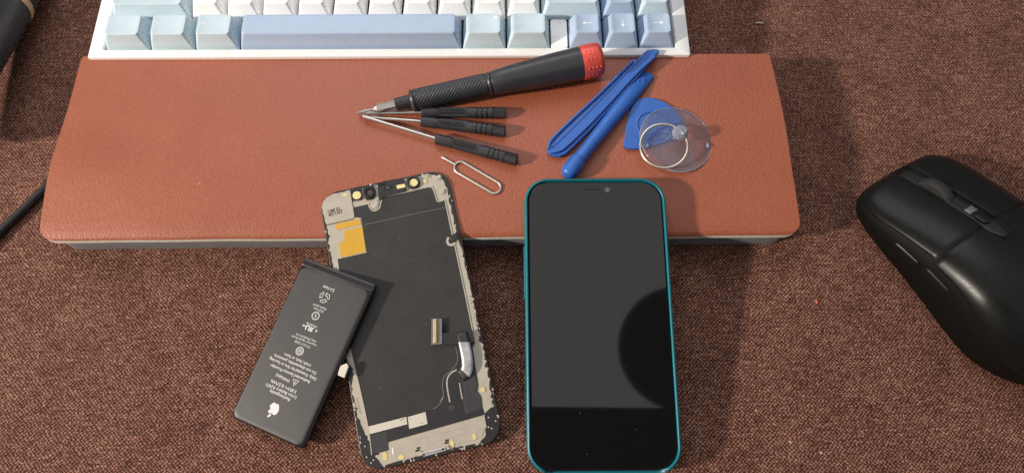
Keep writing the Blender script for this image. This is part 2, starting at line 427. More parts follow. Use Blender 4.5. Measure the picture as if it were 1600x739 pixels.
# ------------------------------------------------------------------ wrist rest
RX0, RX1 = -221.3, 147.6
PROF = [(107.3, 23.0), (80, 23.2), (60, 23.2), (44, 22.9), (36, 22.3), (28, 21.3), (20, 20.2), (12, 19.0), (8, 18.2), (5.6, 17.5), (4.4, 16.7), (4.0, 16.0)]
def rest_z(y):
    P = PROF[::-1]; return float(np.interp(y, [p[0] for p in P], [p[1] for p in P]))
rest = empty('wrist_rest', (-37, 55, 0), label='long tan leather wrist rest with grey base lying in front of the keyboard', cat='wrist rest')
RO_ = np.array([-37, 55, 0.])
def rest_solid(name, inset, zbot, ztop_off, mats, bot_follow=None):
    ys_ = sorted(set([p[0] for p in PROF] + list(np.linspace(4, 14, 14)) + list(np.linspace(14, 107.3, 40))), reverse=True)
    ys_ = [y for y in ys_ if y >= 4.0]
    nx = 90; top = []; bot = []
    for y in ys_:
        yy = y + inset if y < 50 else y - inset*.3
        rr = 6.5; d = max(0, rr - (y - 4.0)); cor = rr - math.sqrt(max(rr*rr - d*d, 0))
        d2 = max(0, .8 - (107.3 - y)); cor += .8 - math.sqrt(max(.64 - d2*d2, 0))
        xl, xr = RX0 + inset + cor, RX1 - inset - cor
        rt = []; rb = []
        for i in range(nx):
            f = i/(nx - 1); x = xl + (xr - xl)*f
            wv = .30*math.sin(x*.045 + 1) + .18*math.sin(x*.13 + y*.02)
            edge = 1 if y < 5.5 else max(0, 1 - (y - 5.5)/30)
            y2 = yy + wv*.5*edge + (.35*math.sin(x*.022) if y > 100 else 0)
            x2 = x + (.35*math.sin(y*.09 + 1.3) if i in (0, nx - 1) else 0)
            zt = rest_z(y) + ztop_off + .12*math.sin(x*.031 + y*.05)*math.sin(y*.043)
            rt.append((x2 - RO_[0], y2 - RO_[1], zt)); rb.append((x2 - RO_[0], y2 - RO_[1], zt - bot_follow if bot_follow else zbot))
        top.append(rt); bot.append(rb)
    R = len(ys_); Vv = [p for r in top for p in r] + [p for r in bot for p in r]; B = R*nx; Ff = []; fm = []
    for j in range(R - 1):
        for i in range(nx - 1):
            a = j*nx + i; Ff.append((a, a + 1, a + nx + 1, a + nx)); fm.append(0)
            Ff.append((B + a, B + a + nx, B + a + nx + 1, B + a + 1)); fm.append(1)
    for i in range(nx - 1):
        for j in (0, R - 1):
            a = j*nx + i; Ff.append((a, a + 1, B + a + 1, B + a)); fm.append(1)
    for j in range(R - 1):
        for i in (0, nx - 1):
            a = j*nx + i; Ff.append((a, a + nx, B + a + nx, B + a)); fm.append(1)
    return mesh(name, Vv, Ff, mats, rest, 40, fm)
rest_solid('leather_pad', 0.0, 0, 0.0, [LEATHER, RAW_EDGE], 2.9)
rest_solid('base', 2.0, 0.0, -2.92, [REST_BASE, REST_BASE])

# ------------------------------------------------------------------ keyboard
KB = Matrix.Translation(Vector((-209.2, 110.9, 24.4))*MM) @ Matrix.Rotation(math.radians(3.0), 4, 'X')
kb = empty('keyboard', mtx=KB, label='white mechanical keyboard with pale aqua and periwinkle blue keycaps', cat='keyboard')
PITCH = 19.05
CASE_W, CASE_D = 16*PITCH, 6*PITCH + 6
def kcase():
    x0, x1, y0, y1 = -8.2, CASE_W + 8.2, -5.6, CASE_D + 6
    ox = rrect(x1 - x0, y1 - y0, 1.0, 6, (x0 + x1)/2, (y0 + y1)/2)
    ix = rrect(CASE_W + 1.6, CASE_D + 1.2, 1.2, 6, CASE_W/2, CASE_D/2 - .2)
    ring_solid('case_frame', ox, ix, -21, 1.0, CASE_WHITE, kb, lip=.9, smooth=40)
    prism('key_plate', rrect(CASE_W + 1.2, CASE_D + .8, 1.0, 4, CASE_W/2, CASE_D/2 - .2), -20, -5.5, PLATE, kb)
    prism('case_bridge', rrect(.5*PITCH - .5, 18.8, 1.4, 4, 12.75*PITCH, 8.6), -5, .75, CASE_WHITE, kb, bevel=.5)
kcase()
_keymesh = {}
def key_surface(wu, convex):
    hw = wu*PITCH/2 - .45 - 2.9
    dish = -.45 if convex else .75
    zt = 8.7
    def f(x, y):
        if convex:
            v = (y - 8.9)/6.0; return zt - .35*v*v*1.0
        k = min(1, abs(x)/hw) if wu <= 1.3 else max(0, 1 - (hw - min(abs(x), hw))/5.5)
        return zt - dish*(1 - k*k)
    return f, hw
def keycap(wu, material, convex=False):
    key = (wu, material.name, convex)
    if key in _keymesh: return _keymesh[key]
    f, hw = key_surface(wu, convex)
    B = wu*PITCH - .9; D = PITCH - .9; yb = D/2
    tw, td = 2*hw, D - 3.5 - 2.4; yt = 3.5 + td/2
    N = 5
    def ring(wd, dp, r, cy, z): return [(x, y, z(x, y) if callable(z) else z) for x, y in rrect(wd, dp, r, N, 0, cy)]
    rings = [ring(B, D, .8, yb, -1.2), ring(B - .1, D - .1, .8, yb, -.4)]
    for t in (.35, .7, .92):
        rings.append(ring(B + (tw - B)*t, D + (td - D)*t, .8 + 1.0*t, yb + (yt - yb)*t, lambda x, y, t=t: -.4 + (f(x, y) + .35)*t))
    rings.append(ring(tw + .1, td + .1, 1.8, yt, lambda x, y: f(x, y) - .12))
    for s in (.965, .8, .6, .4, .2):
        rings.append([(x*s if wu < 2 else (abs(x) - hw*(1 - s)*min(1, 6/hw))*(1 if x > 0 else -1), yt + (y - yt)*s, 0) for x, y, _ in ring(tw, td, 1.7, yt, 0)])
        rings[-1] = [(x, y, f(x, y)) for x, y, _ in rings[-1]]
    V, Fc = loft(rings)
    me = bpy.data.meshes.new('keycap'); me.from_pydata([tuple(c*MM for c in v) for v in V], [], Fc)
    bm = bmesh.new(); bm.from_mesh(me); bmesh.ops.recalc_face_normals(bm, faces=bm.faces[:]); bm.to_mesh(me); bm.free()
    me.materials.append(material); me.shade_smooth(); me.set_sharp_from_angle(angle=math.radians(48))
    _keymesh[key] = me
    return me
def place_key(u, row, wu, material, legend=None, convex=False, label=None):
    o = bpy.data.objects.new('keycap', keycap(wu, material, convex)); COL.objects.link(o); o.parent = kb
    o.location = Vector(((u + wu/2)*PITCH, row*PITCH, 0))*MM
    if row: o.rotation_euler = (math.radians(-2 - 3*row), 0, 0)
    if legend:
        f, hw = key_surface(wu, convex); zf = lambda x, y: f(x, y) + .05
        g = Geo()
        if legend in ('left', 'right', 'down'):
            L = 2.8
            c = (0.2, 9.8); d = {'left': (-1, 0), 'right': (1, 0), 'down': (0, -1)}[legend]
            nx, ny = -d[1], d[0]
            g.line([(c[0] - d[0]*L, c[1] - d[1]*L), (c[0] + d[0]*L*.4, c[1] + d[1]*L*.6)], .36, zf)
            tip = (c[0] + d[0]*L, c[1] + d[1]*L); b = (c[0] + d[0]*.9, c[1] + d[1]*.9)
            g.poly([tip, (b[0] + nx*1.0, b[1] + ny*1.0), (b[0] - nx*1.0, b[1] - ny*1.0)], zf)
        else:
            g.word(legend, (-hw + 1.6, 9.6), (1, 0), height=2.9, zf=zf)
            if legend == 'Fn': g.poly([(hw - 3.2, 12.6), (hw - 1.8, 12.6), (hw - 1.8, 14), (hw - 3.2, 14)], zf)
        g.build('legend', LEGEND, o)
    return o
for u, wu, m_, lg in ((0, 1.25, KEY_AQUA, 'Ctrl'), (1.25, 1.25, KEY_AQUA, 'Win'), (2.5, 1.25, KEY_AQUA, 'Alt'), (3.75, 6.25, KEY_BLUE, None), (10, 1.25, KEY_AQUA, 'Fn'),
                      (11.25, 1.25, KEY_AQUA, 'Ctrl'), (13, 1, KEY_BLUE, 'left'), (14, 1, KEY_BLUE, 'down'), (15, 1, KEY_BLUE, 'right')):
    place_key(u, 0, wu, m_, lg, convex=(wu > 5))
place_key(0, 1, 2.25, KEY_AQUA)
for i in range(10): place_key(2.25 + i, 1, 1, KEY_WHITE)
place_key(12.25, 1, 1.75, KEY_AQUA); place_key(14, 1, 1, KEY_BLUE); place_key(15, 1, 1, KEY_AQUA)
place_key(0, 2, 1.75, KEY_AQUA)
for i in range(11): place_key(1.75 + i, 2, 1, KEY_WHITE)
place_key(12.75, 2, 2.25, KEY_AQUA); place_key(15, 2, 1, KEY_AQUA)

# ------------------------------------------------------------------ big screwdriver with knurled grip
p0, p1 = un(557, 177, 27.3), un(940.5, 92, 34.2)
SL = float(np.linalg.norm(p1 - p0))
sd = empty('precision_screwdriver', mtx=axis_frame(p0, p1), label='large black screwdriver with knurled grip and red end cap', cat='screwdriver')
k = SL/383.5
def T(px): return (px - 557)*k
lathe('bit', [(0, .25), (T(560), .55), (T(572), .75), (T(582), 1.0), (T(588), 2.0), (T(590), 2.15), (T(618), 2.15)], STEEL, sd, 24,
      rad=lambda t, th, r: r if t < T(587) else r*.92/max(math.cos(((th + PI/6) % (PI/3)) - PI/6), .5))
lathe('bit_holder', [(T(616.5), 2.4), (T(617), 3.1), (T(643), 3.3), (T(643.5), 2.0)], BLACK_PLASTIC, sd, 40)
prof = [(T(640), 2.5), (T(640.5), 4.9), (T(642.5), 5.6), (T(645.5), 5.7), (T(646.5), 5.2), (T(648), 5.2)]
nk = 130
for i in range(nk + 1): prof.append((T(648) + (T(757) - T(648))*i/nk, 5.45 + .25*i/nk))
prof += [(T(758.5), 5.3), (T(760), 5.3), (T(761.5), 5.95), (T(764), 6.0), (T(765.5), 5.5), (T(766), 3)]
def knurl(t, th, r):
    if t < T(649) or t > T(756.5): return r
    a = 2*PI*t/1.7
    return r - .30 + .42*abs(math.sin(9*th + a/2*.95))**.8*abs(math.sin(9*th - a/2*.95))**.8
lathe('knurled_grip', prof, KNURL, sd, 144, rad=knurl, smooth=60)
hp = [(T(765), 3.0), (T(765.6), 5.5), (T(768), 5.95), (T(790), 6.7), (T(815), 7.35), (T(840), 7.85), (T(870), 8.25), (T(900), 8.5), (T(906.5), 8.55), (T(907), 7.5)]
lathe('handle', hp, HANDLE_BLACK, sd, 120, rad=lambda t, th, r: r*(1 - .022*min(1, max(0, (t - T(775))/8))*abs(math.sin(4*th))), smooth=25)
cap = lathe('end_cap', [(T(906.6), 6), (T(907), 8.5), (T(908.5), 8.75), (T(932), 8.75), (T(936), 8.45), (T(939), 7.6), (T(940.2), 6.2), (T(940.5), 3), (T(940.5), .2)], RED, sd, 64)
g = []; fcs = []
for j in range(12):
    for i in range(4 if j % 2 else 3):
        th = 2*PI*j/12; tt = T(914 + i*6); r = 8.72
        c = np.array([tt, r*math.cos(th), r*math.sin(th)]); nn = np.array([0, math.cos(th), math.sin(th)]); tn = np.array([0, -math.sin(th), math.cos(th)])
        b = len(g); m_ = 8
        for (rad_, h_) in ((.55, 0), (.42, .25), (.16, .38)):
            for q_ in range(m_): g.append(tuple(c + nn*h_ + np.array([1, 0, 0])*rad_*math.cos(2*PI*q_/m_) + tn*rad_*math.sin(2*PI*q_/m_)))
        for L in range(2):
            for q_ in range(m_): fcs.append((b + L*m_ + q_, b + L*m_ + (q_ + 1) % m_, b + (L + 1)*m_ + (q_ + 1) % m_, b + (L + 1)*m_ + q_))
        fcs.append(tuple(b + 2*m_ + q_ for q_ in range(m_)))
mesh('grip_dots', g, fcs, RED, cap, 60)

# ------------------------------------------------------------------ three small screwdrivers
def mini(tip, joint, end, label, roll, flat):
    a, b, c = un(*tip), un(*joint), un(*end)
    Lt = float(np.linalg.norm(c - b)); 
    root = empty('mini_screwdriver', mtx=axis_frame(b, c, roll), label=label, cat='screwdriver', group='small black screwdrivers fanned out on the leather')
    Mi = root.matrix_world.inverted(); ta = Mi @ (Vector(a)*MM)/MM
    Ls = -ta.x
    sh = lathe('shaft', [(-Ls, .35), (-Ls + .6, .6 if not flat else .9), (-Ls + 3, 1.0 if flat else .75), (-Ls + 5, .82), (-2, .82), (1, .82)], STEEL, root, 20)
    for v in sh.data.vertices:
        f = v.co.x/(-Ls*MM); v.co.y += ta.y*MM*f; v.co.z += ta.z*MM*f
    s = Lt/43.0
    P = []
    def add(t, r): P.append((t*s, r*1.12))
    add(0, .9); add(.05, 2.15); add(.5, 2.45); add(7.0, 2.5); add(9, 2.3)
    for i in range(12): add(10 + i*1.1, 2.12 + .02*i)
    add(24, 2.55); add(26, 2.65)
    for x in (28.2, 30.8, 33.4): add(x, 2.7); add(x + .25, 2.35); add(x + .9, 2.35); add(x + 1.15, 2.7)
    add(36.4, 2.72); add(36.8, 2.55); add(42.6, 2.55); add(43, 2.25); add(43.02, .4)
    def rad(t, th, r):
        t = t/s
        if 9.6 < t < 22.5:
            fl = abs(math.sin(th)); return r*(1 - .10*fl*fl) + (.42*(.5 + .5*math.cos(24*th)) if fl > .5 else 0)
        if t > 36.6: return r*.93/max(math.cos(((th + PI/6) % (PI/3)) - PI/6), .5)
        return r
    lathe('handle', P, BLACK_PLASTIC, root, 112, rad=rad, smooth=32)
    return root
mini((559, 177.5, 25.0), (658, 176, 25.8), (790, 177, 25.8), 'topmost small black screwdriver, lying level right under the knurled grip', .2, False)
mini((568, 183, 24.6), (658, 190, 25.8), (789.5, 206, 25.8), 'middle small black screwdriver, between the level one and the steeply slanting one', .0, False)
mini((566, 182, 26.6), (681, 217, 25.8), (808, 250.5, 25.7), 'lowest small black screwdriver, slanting most and nearest the wire eject tool', .1, True)

# ------------------------------------------------------------------ wire eject tool
def on_rest(px, py, dz=0.0):
    z = 22.0
    for _ in range(8):
        p = un(px, py, z + dz); z = rest_z(p[1])
    return un(px, py, z + dz)
a, b, c = on_rest(690, 245.5, .6), on_rest(711.5, 257.5, .6), on_rest(781, 298, .6)
sim = empty('eject_tool', tuple(b), label='small steel wire eject pin with an elongated loop, lying on the leather', cat='eject tool')
d = (c - b); Ld = np.linalg.norm(d); d = d/Ld; up_ = np.array([0, -math.sin(.12), math.cos(.12)]); up_ -= d*np.dot(up_, d); up_ /= np.linalg.norm(up_); sd_ = np.cross(up_, d)
rw = 3.1; loop = []
for kk in range(13):
    an = PI/2 + PI*kk/12; loop.append((rw + rw*math.cos(an), rw*math.sin(an)))
for kk in range(13):
    an = -PI/2 + PI*kk/12; loop.append((Ld - rw + rw*math.cos(an), rw*math.sin(an)))
tube('loop', [tuple(d*(x) + sd_*y) for x, y in loop], .62, WIRE, sim, closed=True)
tube('pin', [tuple((a - b)*(1 - t)) for t in (0, .1, .5, .9, 1.0)] + [tuple(d*.3)], lambda t: .5 if t > .1 else .36, WIRE, sim)

# ------------------------------------------------------------------ blue pry tools
def px_poly(pts, z, org): return [tuple((un(x, y, z) - org)[:2]) for x, y in pts]
def c8(x, y): return (840 + x/3.52, 70 + y/3.52)
org = un(900, 190, 23.3)
spud = empty('pry_bar', tuple(org), label='flat blue pry bar with raised rims and a split pointed end', cat='pry tool')
slope = lambda x, y: .2 + max(0, (y + 25)*.03)
outl = [c8(*q_) for q_ in ((50, 578), (58, 545), (86, 505), (200, 398), (330, 280), (450, 165), (518, 96), (530, 93), (541, 101), (585, 55), (600, 46), (648, 42), (667, 50), (640, 78), (540, 205), (420, 335), (300, 465), (180, 580), (155, 602), (122, 616), (85, 611), (58, 597))]
base_p = px_poly(outl, 25.0, org)
prism('body', base_p, lambda x, y: slope(x, y), lambda x, y: slope(x, y) + 2.1, BLUE, spud, bevel=.4)
def rim(px, wd, h0, h1, name):
    P = smooth_path([(*q_, 0) for q_ in px_poly([c8(*q_) for q_ in px], 27.0, org)], 5)
    g_ = Geo(); g_.line(P, wd); Vt = g_.V; N = len(P)
    outline = [Vt[i][:2] for i in range(N)] + [Vt[N + i][:2] for i in reversed(range(N))]
    prism(name, outline, lambda x, y: slope(x, y) + h0, lambda x, y: slope(x, y) + h1, BLUE, spud, bevel=.25)
rim([(522, 98), (450, 168), (330, 284), (200, 402), (92, 505), (66, 540), (58, 570)], 1.1, 1.0, 3.4, 'rim')
rim([(72, 585), (110, 580), (150, 556), (270, 445), (400, 310), (530, 170), (640, 70)], 2.1, 1.0, 3.6, 'rim')
rim([(82, 560), (200, 446), (330, 318), (460, 186), (575, 72)], .7, 1.0, 2.45, 'rib')

a, c = un(886.5, 272, 26.6), un(1014.5, 112.5, 25.4)
rod = empty('pry_rod', mtx=axis_frame(a, c), label='round blue pry rod with a thick capped foot and a flat chisel end', cat='pry tool')
L = float(np.linalg.norm(c - a)); s = L/76.0
def oval(st, n=28):
    rings = []
    for t, wd, hh, zc in st:
        rings.append([(t*s, wd/2*math.copysign(abs(math.cos(2*PI*k_/n))**.9, math.cos(2*PI*k_/n)), zc + hh/2*math.copysign(abs(math.sin(2*PI*k_/n))**.9, math.sin(2*PI*k_/n))) for k_ in range(n)])
    return loft(rings)
V, Fc = oval([(-1.6, 1.5, 1.5, 0), (-1.3, 4.5, 4.5, 0), (-.3, 6.6, 6.6, 0), (1.2, 7.9, 7.7, 0), (3, 8.4, 8, 0), (8.6, 8.3, 8, 0), (9.6, 8.0, 7.7, 0), (9.9, 6.8, 6.6, 0)])
mesh('foot_cap', V, Fc, BLUE, rod, 50)
V, Fc = oval([(9.2, 6.6, 6.4, 0), (20, 6.9, 6.6, 0), (36, 7.4, 6.6, 0), (48, 7.9, 6.2, -.1), (58, 8.2, 5.2, -.4), (66, 8.0, 3.9, -.9), (70, 7.7, 2.6, -1.2), (75, 7.3, 1.6, -1.3), (76, 6.9, .7, -1.4)])
mesh('shank', V, Fc, BLUE, rod, 50)
pts = [(66.5*s + 3.6*s*math.cos(2*PI*k_/24), 1.9*math.sin(2*PI*k_/24)) for k_ in range(24)]
pts2 = [(66.5*s + 2.5*s*math.cos(2*PI*k_/24), 1.1*math.sin(2*PI*k_/24)) for k_ in range(24)]
ring_solid('raised_oval', pts, pts2, -.6, .95, BLUE, rod, lip=.2)

# ------------------------------------------------------------------ blue opening pick
def c5(x, y): return (830 + x/3.213, 60 + y/3.213)
pc = un(1017, 194, 23.2)
pick = empty('opening_pick', tuple(pc), label='blue triangular opening pick half under the clear suction cup', cat='pick')
po = px_poly([c5(*q_) for q_ in ((465, 530), (470, 500), (478, 430), (497, 365), (522, 320), (556, 302), (606, 300), (660, 318), (712, 352), (748, 400), (760, 450), (745, 488), (705, 510), (630, 535), (545, 554), (490, 554), (472, 545))], 24.6, pc)
pr = [p[:2] for p in smooth_path([(*q_, 0) for q_ in po], 4, True)]
prism('body', pr, .15, 1.6, BLUE, pick, bevel=.35)
cc = un(*c5(612, 438), 25.0) - pc
for r_, n_ in ((8.9, 'ring'),):
    o_ = [(cc[0] + r_*math.cos(2*PI*k_/48), cc[1] + r_*math.sin(2*PI*k_/48)) for k_ in range(48)]
    i_ = [(cc[0] + (r_ - 1.0)*math.cos(2*PI*k_/48), cc[1] + (r_ - 1.0)*math.sin(2*PI*k_/48)) for k_ in range(48)]
    ring_solid('raised_ring', o_, i_, 1.2, 2.15, BLUE, pick, lip=.3)

# ------------------------------------------------------------------ suction cup
cp = un(1056.5, 217, 24.6)
cup = empty('suction_cup', mtx=frame(cp[0], cp[1], 23.6, 0, 0.02, .075), label='clear round suction cup with a wire pull ring, resting on the blue pick', cat='suction cup')
R = 18.4
prof = [(0.0, R), (.35, R + .1), (.7, R), (.85, R - .6), (1.1, R*.85), (1.5, R*.6), (2.0, R*.36), (2.8, 3.4), (4.2, 2.4), (5.0, 2.3), (5.0, .1)]
inner = []
rings = []
for z, r in prof + inner:
    rings.append([(r*math.cos(2*PI*k_/72), r*math.sin(2*PI*k_/72), z) for k_ in range(72)])
V, Fc = loft(rings, True, False)
mesh('cup', V, Fc, CLEAR, cup, 60)
kp = [(4.9, .1), (4.9, 2.6), (5.4, 3.6), (6.6, 4.0), (7.6, 3.5), (8.0, 2.4), (8.3, 2.2), (8.7, 2.9), (9.4, 3.1), (10.0, 2.5), (10.3, .1)]
CLEAR_RIM = clear_mat('clear_vinyl_rim', .34, 1.2, .10)
tube('rim', [((R + .05)*math.cos(2*PI*k_/72), (R + .05)*math.sin(2*PI*k_/72), .45) for k_ in range(72)], .34, CLEAR_RIM, cup, closed=True)
for an in (-.22, PI + .30):
    c_ = np.array([(R - 2.2)*math.cos(an), (R - 2.2)*math.sin(an)]); rr_ = []
    for r_, z_ in ((1.5, .75), (1.35, 1.5), (.9, 2.0), (.3, 2.2)): rr_.append([(c_[0] + r_*.8*math.cos(2*PI*k_/16), c_[1] + r_*1.2*math.sin(2*PI*k_/16), z_) for k_ in range(16)])
    V, Fc = loft(rr_); mesh('glint_bump', V, Fc, CLEAR_RIM, cup, 60)  # milky bumps added to give the cup its two white glints
lathe('knob', kp, CLEAR_KNOB, cup, 40, axis='Z')
Mi = cup.matrix_world.inverted()
kn = Mi @ (Vector(un(1063, 202, 30.5))*MM)/MM
rc = Mi @ (Vector(un(1037, 228, 28.5))*MM)/MM
rd = (rc - kn); rl = Vector((rd.x, rd.y, 0)).length; ux = Vector((rd.x, rd.y, 0)).normalized(); uy = Vector((-ux.y, ux.x, 0))
RR = 11.6
path = []
for k_ in range(64):
    an = 2*PI*k_/64
    x_, y_ = RR*math.cos(an), RR*math.sin(an)
    z_ = rc.z - .0 - (x_/RR)*1.9
    path.append(tuple(Vector((rc.x, rc.y, 0)) + ux*x_ + uy*y_ + Vector((0, 0, z_))))
tube('pull_ring', path, .62, BRASS, cup, closed=True)

# ------------------------------------------------------------------ phone in teal case
PW, PL, PT = 67.5, 134.7, 9.3
ph = empty('smartphone', mtx=frame(46.25, -104.83, 9.9, -.0042, .155, 0), label='dark phone in a teal case, screen up, propped on the wrist rest', cat='phone')
N = 10
ow = rrect(PW, PL, 11.5, N, 0, PL/2); iw = rrect(PW - 3.0, PL - 2.6, 10.2, N, 0, PL/2)
case = ring_solid('case', ow, iw, -PT, .35, TEAL, ph, lip=.9, smooth=50)
# the case dips at the foot of the phone to leave the port free
for v in case.data.vertices:
    x, y, z = v.co/MM
    if y < 6 and abs(x) < PW/2 - 8.2 and z > -3.2: v.co.z = -3.2*MM
prism('case_back', rrect(PW - 2, PL - 2, 10.5, N, 0, PL/2), -PT + .05, -PT + 1.4, TEAL, ph)
for y0_, y1_ in ((77, 102),):
    prism('volume_button', rrect(1.1, y1_ - y0_, .5, 4, -PW/2 + .05, (y0_ + y1_)/2), -6.5, -2.5, TEAL, ph, bevel=.3)
prism('side_button', rrect(1.1, 16, .5, 4, PW/2 - .1, 92), -6.5, -2.5, TEAL, ph, bevel=.3)
prism('phone_body', rrect(PW - 3.2, PL - 2.9, 10.0, N, 0, PL/2), -PT + 1.45, -1.0, NAVY, ph, bevel=.5)
gl = rrect(PW - 4.3, PL - 3.9, 9.4, N, 0, PL/2)
def shrink(pts, d, cy=PL/2): return [(x*(1 - d/(PW/2)), cy + (y - cy)*(1 - d/(PL/2))) for x, y in pts]
rings = [[(x, y, -1.05) for x, y in gl], [(x, y, -.55) for x, y in gl], [(x, y, -.36) for x, y in shrink(gl, .10)], [(x, y, -.30) for x, y in shrink(gl, .22)]]
V, Fc = loft(rings); mesh('screen_glass', V, Fc, GLASS_BLACK, ph, 8)
prism('ear_speaker', rrect(7.6, 1.0, .49, 5, -1.2, PL - 5.6), -.35, -.27, SLOT, ph)
prism('front_camera', rrect(2.5, 2.5, 1.24, 6, 6.0, PL - 5.7), -.35, -.265, LENS, ph)

DUST = mat('pale_dust', (.30, .27, .24), .8)
for i in range(7):
    x_, y_ = rng.uniform(-29, 29), rng.uniform(8, 126); r_ = rng.uniform(.08, .15)
    prism('dust_speck', [(x_ + r_*math.cos(a_)*(1 + .4*rng.random()), y_ + r_*math.sin(a_)) for a_ in np.linspace(0, 2*PI, 6, False)], -.32, -.2, DUST, ph)

# ------------------------------------------------------------------ removed display assembly, seen from its back
SW, SLn = 63.8, 132.0
sc_ = empty('display_panel', mtx=frame(-28.53, -96.18, 3.2, .2138, .150, -.034), label='loose phone screen lying face down, its metal back and ribbon connector showing', cat='phone screen')
h = homography([(498.6, 304.6), (694.8, 263.6), (791.5, 691.5), (566.8, 734.8)], [(-SW/2, SLn), (SW/2, SLn), (SW/2, 0), (-SW/2, 0)])
def S(pts): return [h(x, y) for x, y in pts]
prism('frame', rrect(SW, SLn, 9.5, 10, 0, SLn/2), -2.5, 0, FRAME_BLACK, sc_, bevel=.35)
# metal back plate with a ragged glue edge
def ragged(pts, step=.8, amp=.35):
    out_ = []; N_ = len(pts)
    for i in range(N_):
        a_ = np.array(pts[i]); b_ = np.array(pts[(i + 1) % N_]); dd = b_ - a_; LL = np.linalg.norm(dd); m_ = max(1, int(LL/step)); nn = np.array([-dd[1], dd[0]])/(LL or 1)
        for k_ in range(m_):
            j_ = rng.normal()*amp*.5 + (rng.random() < .12)*amp*1.4*rng.choice([-1, 1])
            out_.append(tuple(a_ + dd*k_/m_ + nn*j_))
    return out_
hw_ = SW/2
pl = [(-hw_ + 9, 1.9), (hw_ - 11, 1.7), (hw_ - 8.5, 3.2), (hw_ - 7.0, 7), (hw_ - 7.2, 11.5), (hw_ - 4.8, 14.3), (hw_ - 1.7, 15.3), (hw_ - 1.5, 30), (hw_ - 1.0, 38), (hw_ - 1.5, 48), (hw_ - .8, 62), (hw_ - 1.0, 90), (hw_ - 1.9, 97), (hw_ - 2.0, 119), (hw_ - 1.6, 122), (hw_ - 4.2, SLn - 3.4), (hw_ - 10, SLn - 1.0),
      (-hw_ + 10, SLn - 1.2), (-hw_ + 5, SLn - 2.4), (-hw_ + 1.8, SLn - 7), (-hw_ + 1.2, 100), (-hw_ + .9, 70), (-hw_ + 1.0, 52), (-hw_ + 2.4, 47), (-hw_ + 2.4, 42), (-hw_ + .8, 38), (-hw_ + 1.2, 27), (-hw_ + 3.0, 20), (-hw_ + 4.0, 13.5), (-hw_ + 8.0, 10.2)]
prism('back_plate', ragged(pl, 1.1, .55), -.1, .14, PLATE_METAL, sc_)
# raised metal tile with the lot number
tile = [(547.4, 300), (552.8, 337.5), (551.2, 340.4), (512.2, 349), (510, 349.2), (503.5, 323), (506, 314.5), (512, 308), (521, 303)]
prism('metal_tile', S(tile), .1, .42, PLATE_METAL, sc_, bevel=.08)
g = Geo(); g.line(S([(547.9, 300), (553.4, 338.2), (551.6, 341.3), (511.5, 350.2)]), .3, lambda x, y: .17); g.build('tile_gap', INK, sc_)
g = Geo(); zt_ = lambda x, y: .45
a_, b_ = h(513.3, 332.5), h(531.5, 327.5); g.word('12MI 02', a_, (b_[0] - a_[0], b_[1] - a_[1]), width=math.dist(a_, b_), height=2.35, zf=zt_, bold=.022)
a_, b_ = h(514.0, 337.8), h(535.5, 331.8); g.word('4071507', a_, (b_[0] - a_[0], b_[1] - a_[1]), width=math.dist(a_, b_), height=2.35, zf=zt_, bold=.022)
g.build('lot_number', INK, sc_)
# graphite sheet
sheet = [(551.8, 323.5), (574, 318.6), (575.2, 323), (578.5, 327.3), (583.5, 328.3), (589.5, 325.8), (592, 320.5), (592.9, 314.5), (599, 308), (632, 301.3), (666, 293.5), (671, 293.8), (674, 296.5), (679, 311), (681.2, 316.2), (692.4, 313.4), (700, 352), (712, 400), (729.8, 480), (741.5, 533),
         (730, 560), (714, 580), (700, 600), (684, 632), (664, 642), (634, 648.5), (575, 661.5), (560.7, 600), (544.6, 530), (526.8, 401.8), (571.4, 392.2), (562.5, 339), (554, 338.6)]
prism('graphite_sheet', S(sheet), .1, .26, GRAPHITE, sc_)
g = Geo(); g.line(S([(568, 349.8), (610, 340.8), (650, 332.5), (693.5, 323.9)]), .22, lambda x, y: .285); g.build('sheet_crease', mat('pale_crease', (.16, .15, .135), .5), sc_)
# lower black film
film = [(575, 661.5), (634, 648.5), (664, 642), (684, 631.5), (692, 620), (691, 601), (694, 586), (705, 577), (713.6, 566.6), (714.7, 555.8), (711.4, 540.6), (712.5, 534), (728, 531), (730, 518), (738.5, 515.5), (741.7, 534), (738.5, 543), (748, 601), (746.6, 611), (753, 619.5), (755.4, 637.6), (759, 649), (604.9, 686.9), (605.8, 699.7), (580.4, 705.4)]
prism('black_film', S(film), .1, .36, FILM, sc_)
g = Geo(); g.line(smooth_path([(*q_, 0) for q_ in S([(711.4, 540.6), (714.7, 555.8), (712.6, 567), (704.5, 577.5), (694, 586), (690.8, 601), (692.4, 618), (685, 631.5), (676, 637)])], 5), .28, lambda x, y: .39); g.build('film_edge', mat('film_edge_grey', (.17, .165, .155), .4), sc_)
prism('film_patch', S([(726, 606), (746, 612.5), (753, 620), (754.5, 639), (729, 646.5), (724.5, 628)]), .3, .46, FILM2, sc_, bevel=.06)
prism('film_patch', S([(721.5, 594), (741, 585), (747, 601), (744, 611), (725, 617)]), .3, .43, FILM2, sc_)
prism('film_patch', S([(577, 675), (603, 669.5), (606.5, 699.5), (581.5, 704.5)]), .3, .44, FILM2, sc_)
g = Geo(); cc_ = h(705.2, 636.8); g.circle(cc_, 1.0, .2, zf=lambda x, y: .39); g.line([(cc_[0] - .3, cc_[1] + .5), (cc_[0] + .3, cc_[1] - .2)], .2, lambda x, y: .39); g.build('film_mark', mat('film_mark_grey', (.11, .105, .10), .5), sc_)
def strip(name, pts, wd, z0_, z1_, m_):
    P = smooth_path([(*q_, 0) for q_ in S(pts)], 5); g_ = Geo(); g_.line(P, wd); N_ = len(P)
    return prism(name, [v[:2] for v in g_.V[:N_]] + [v[:2] for v in reversed(g_.V[N_:])], z0_, z1_, m_, sc_)
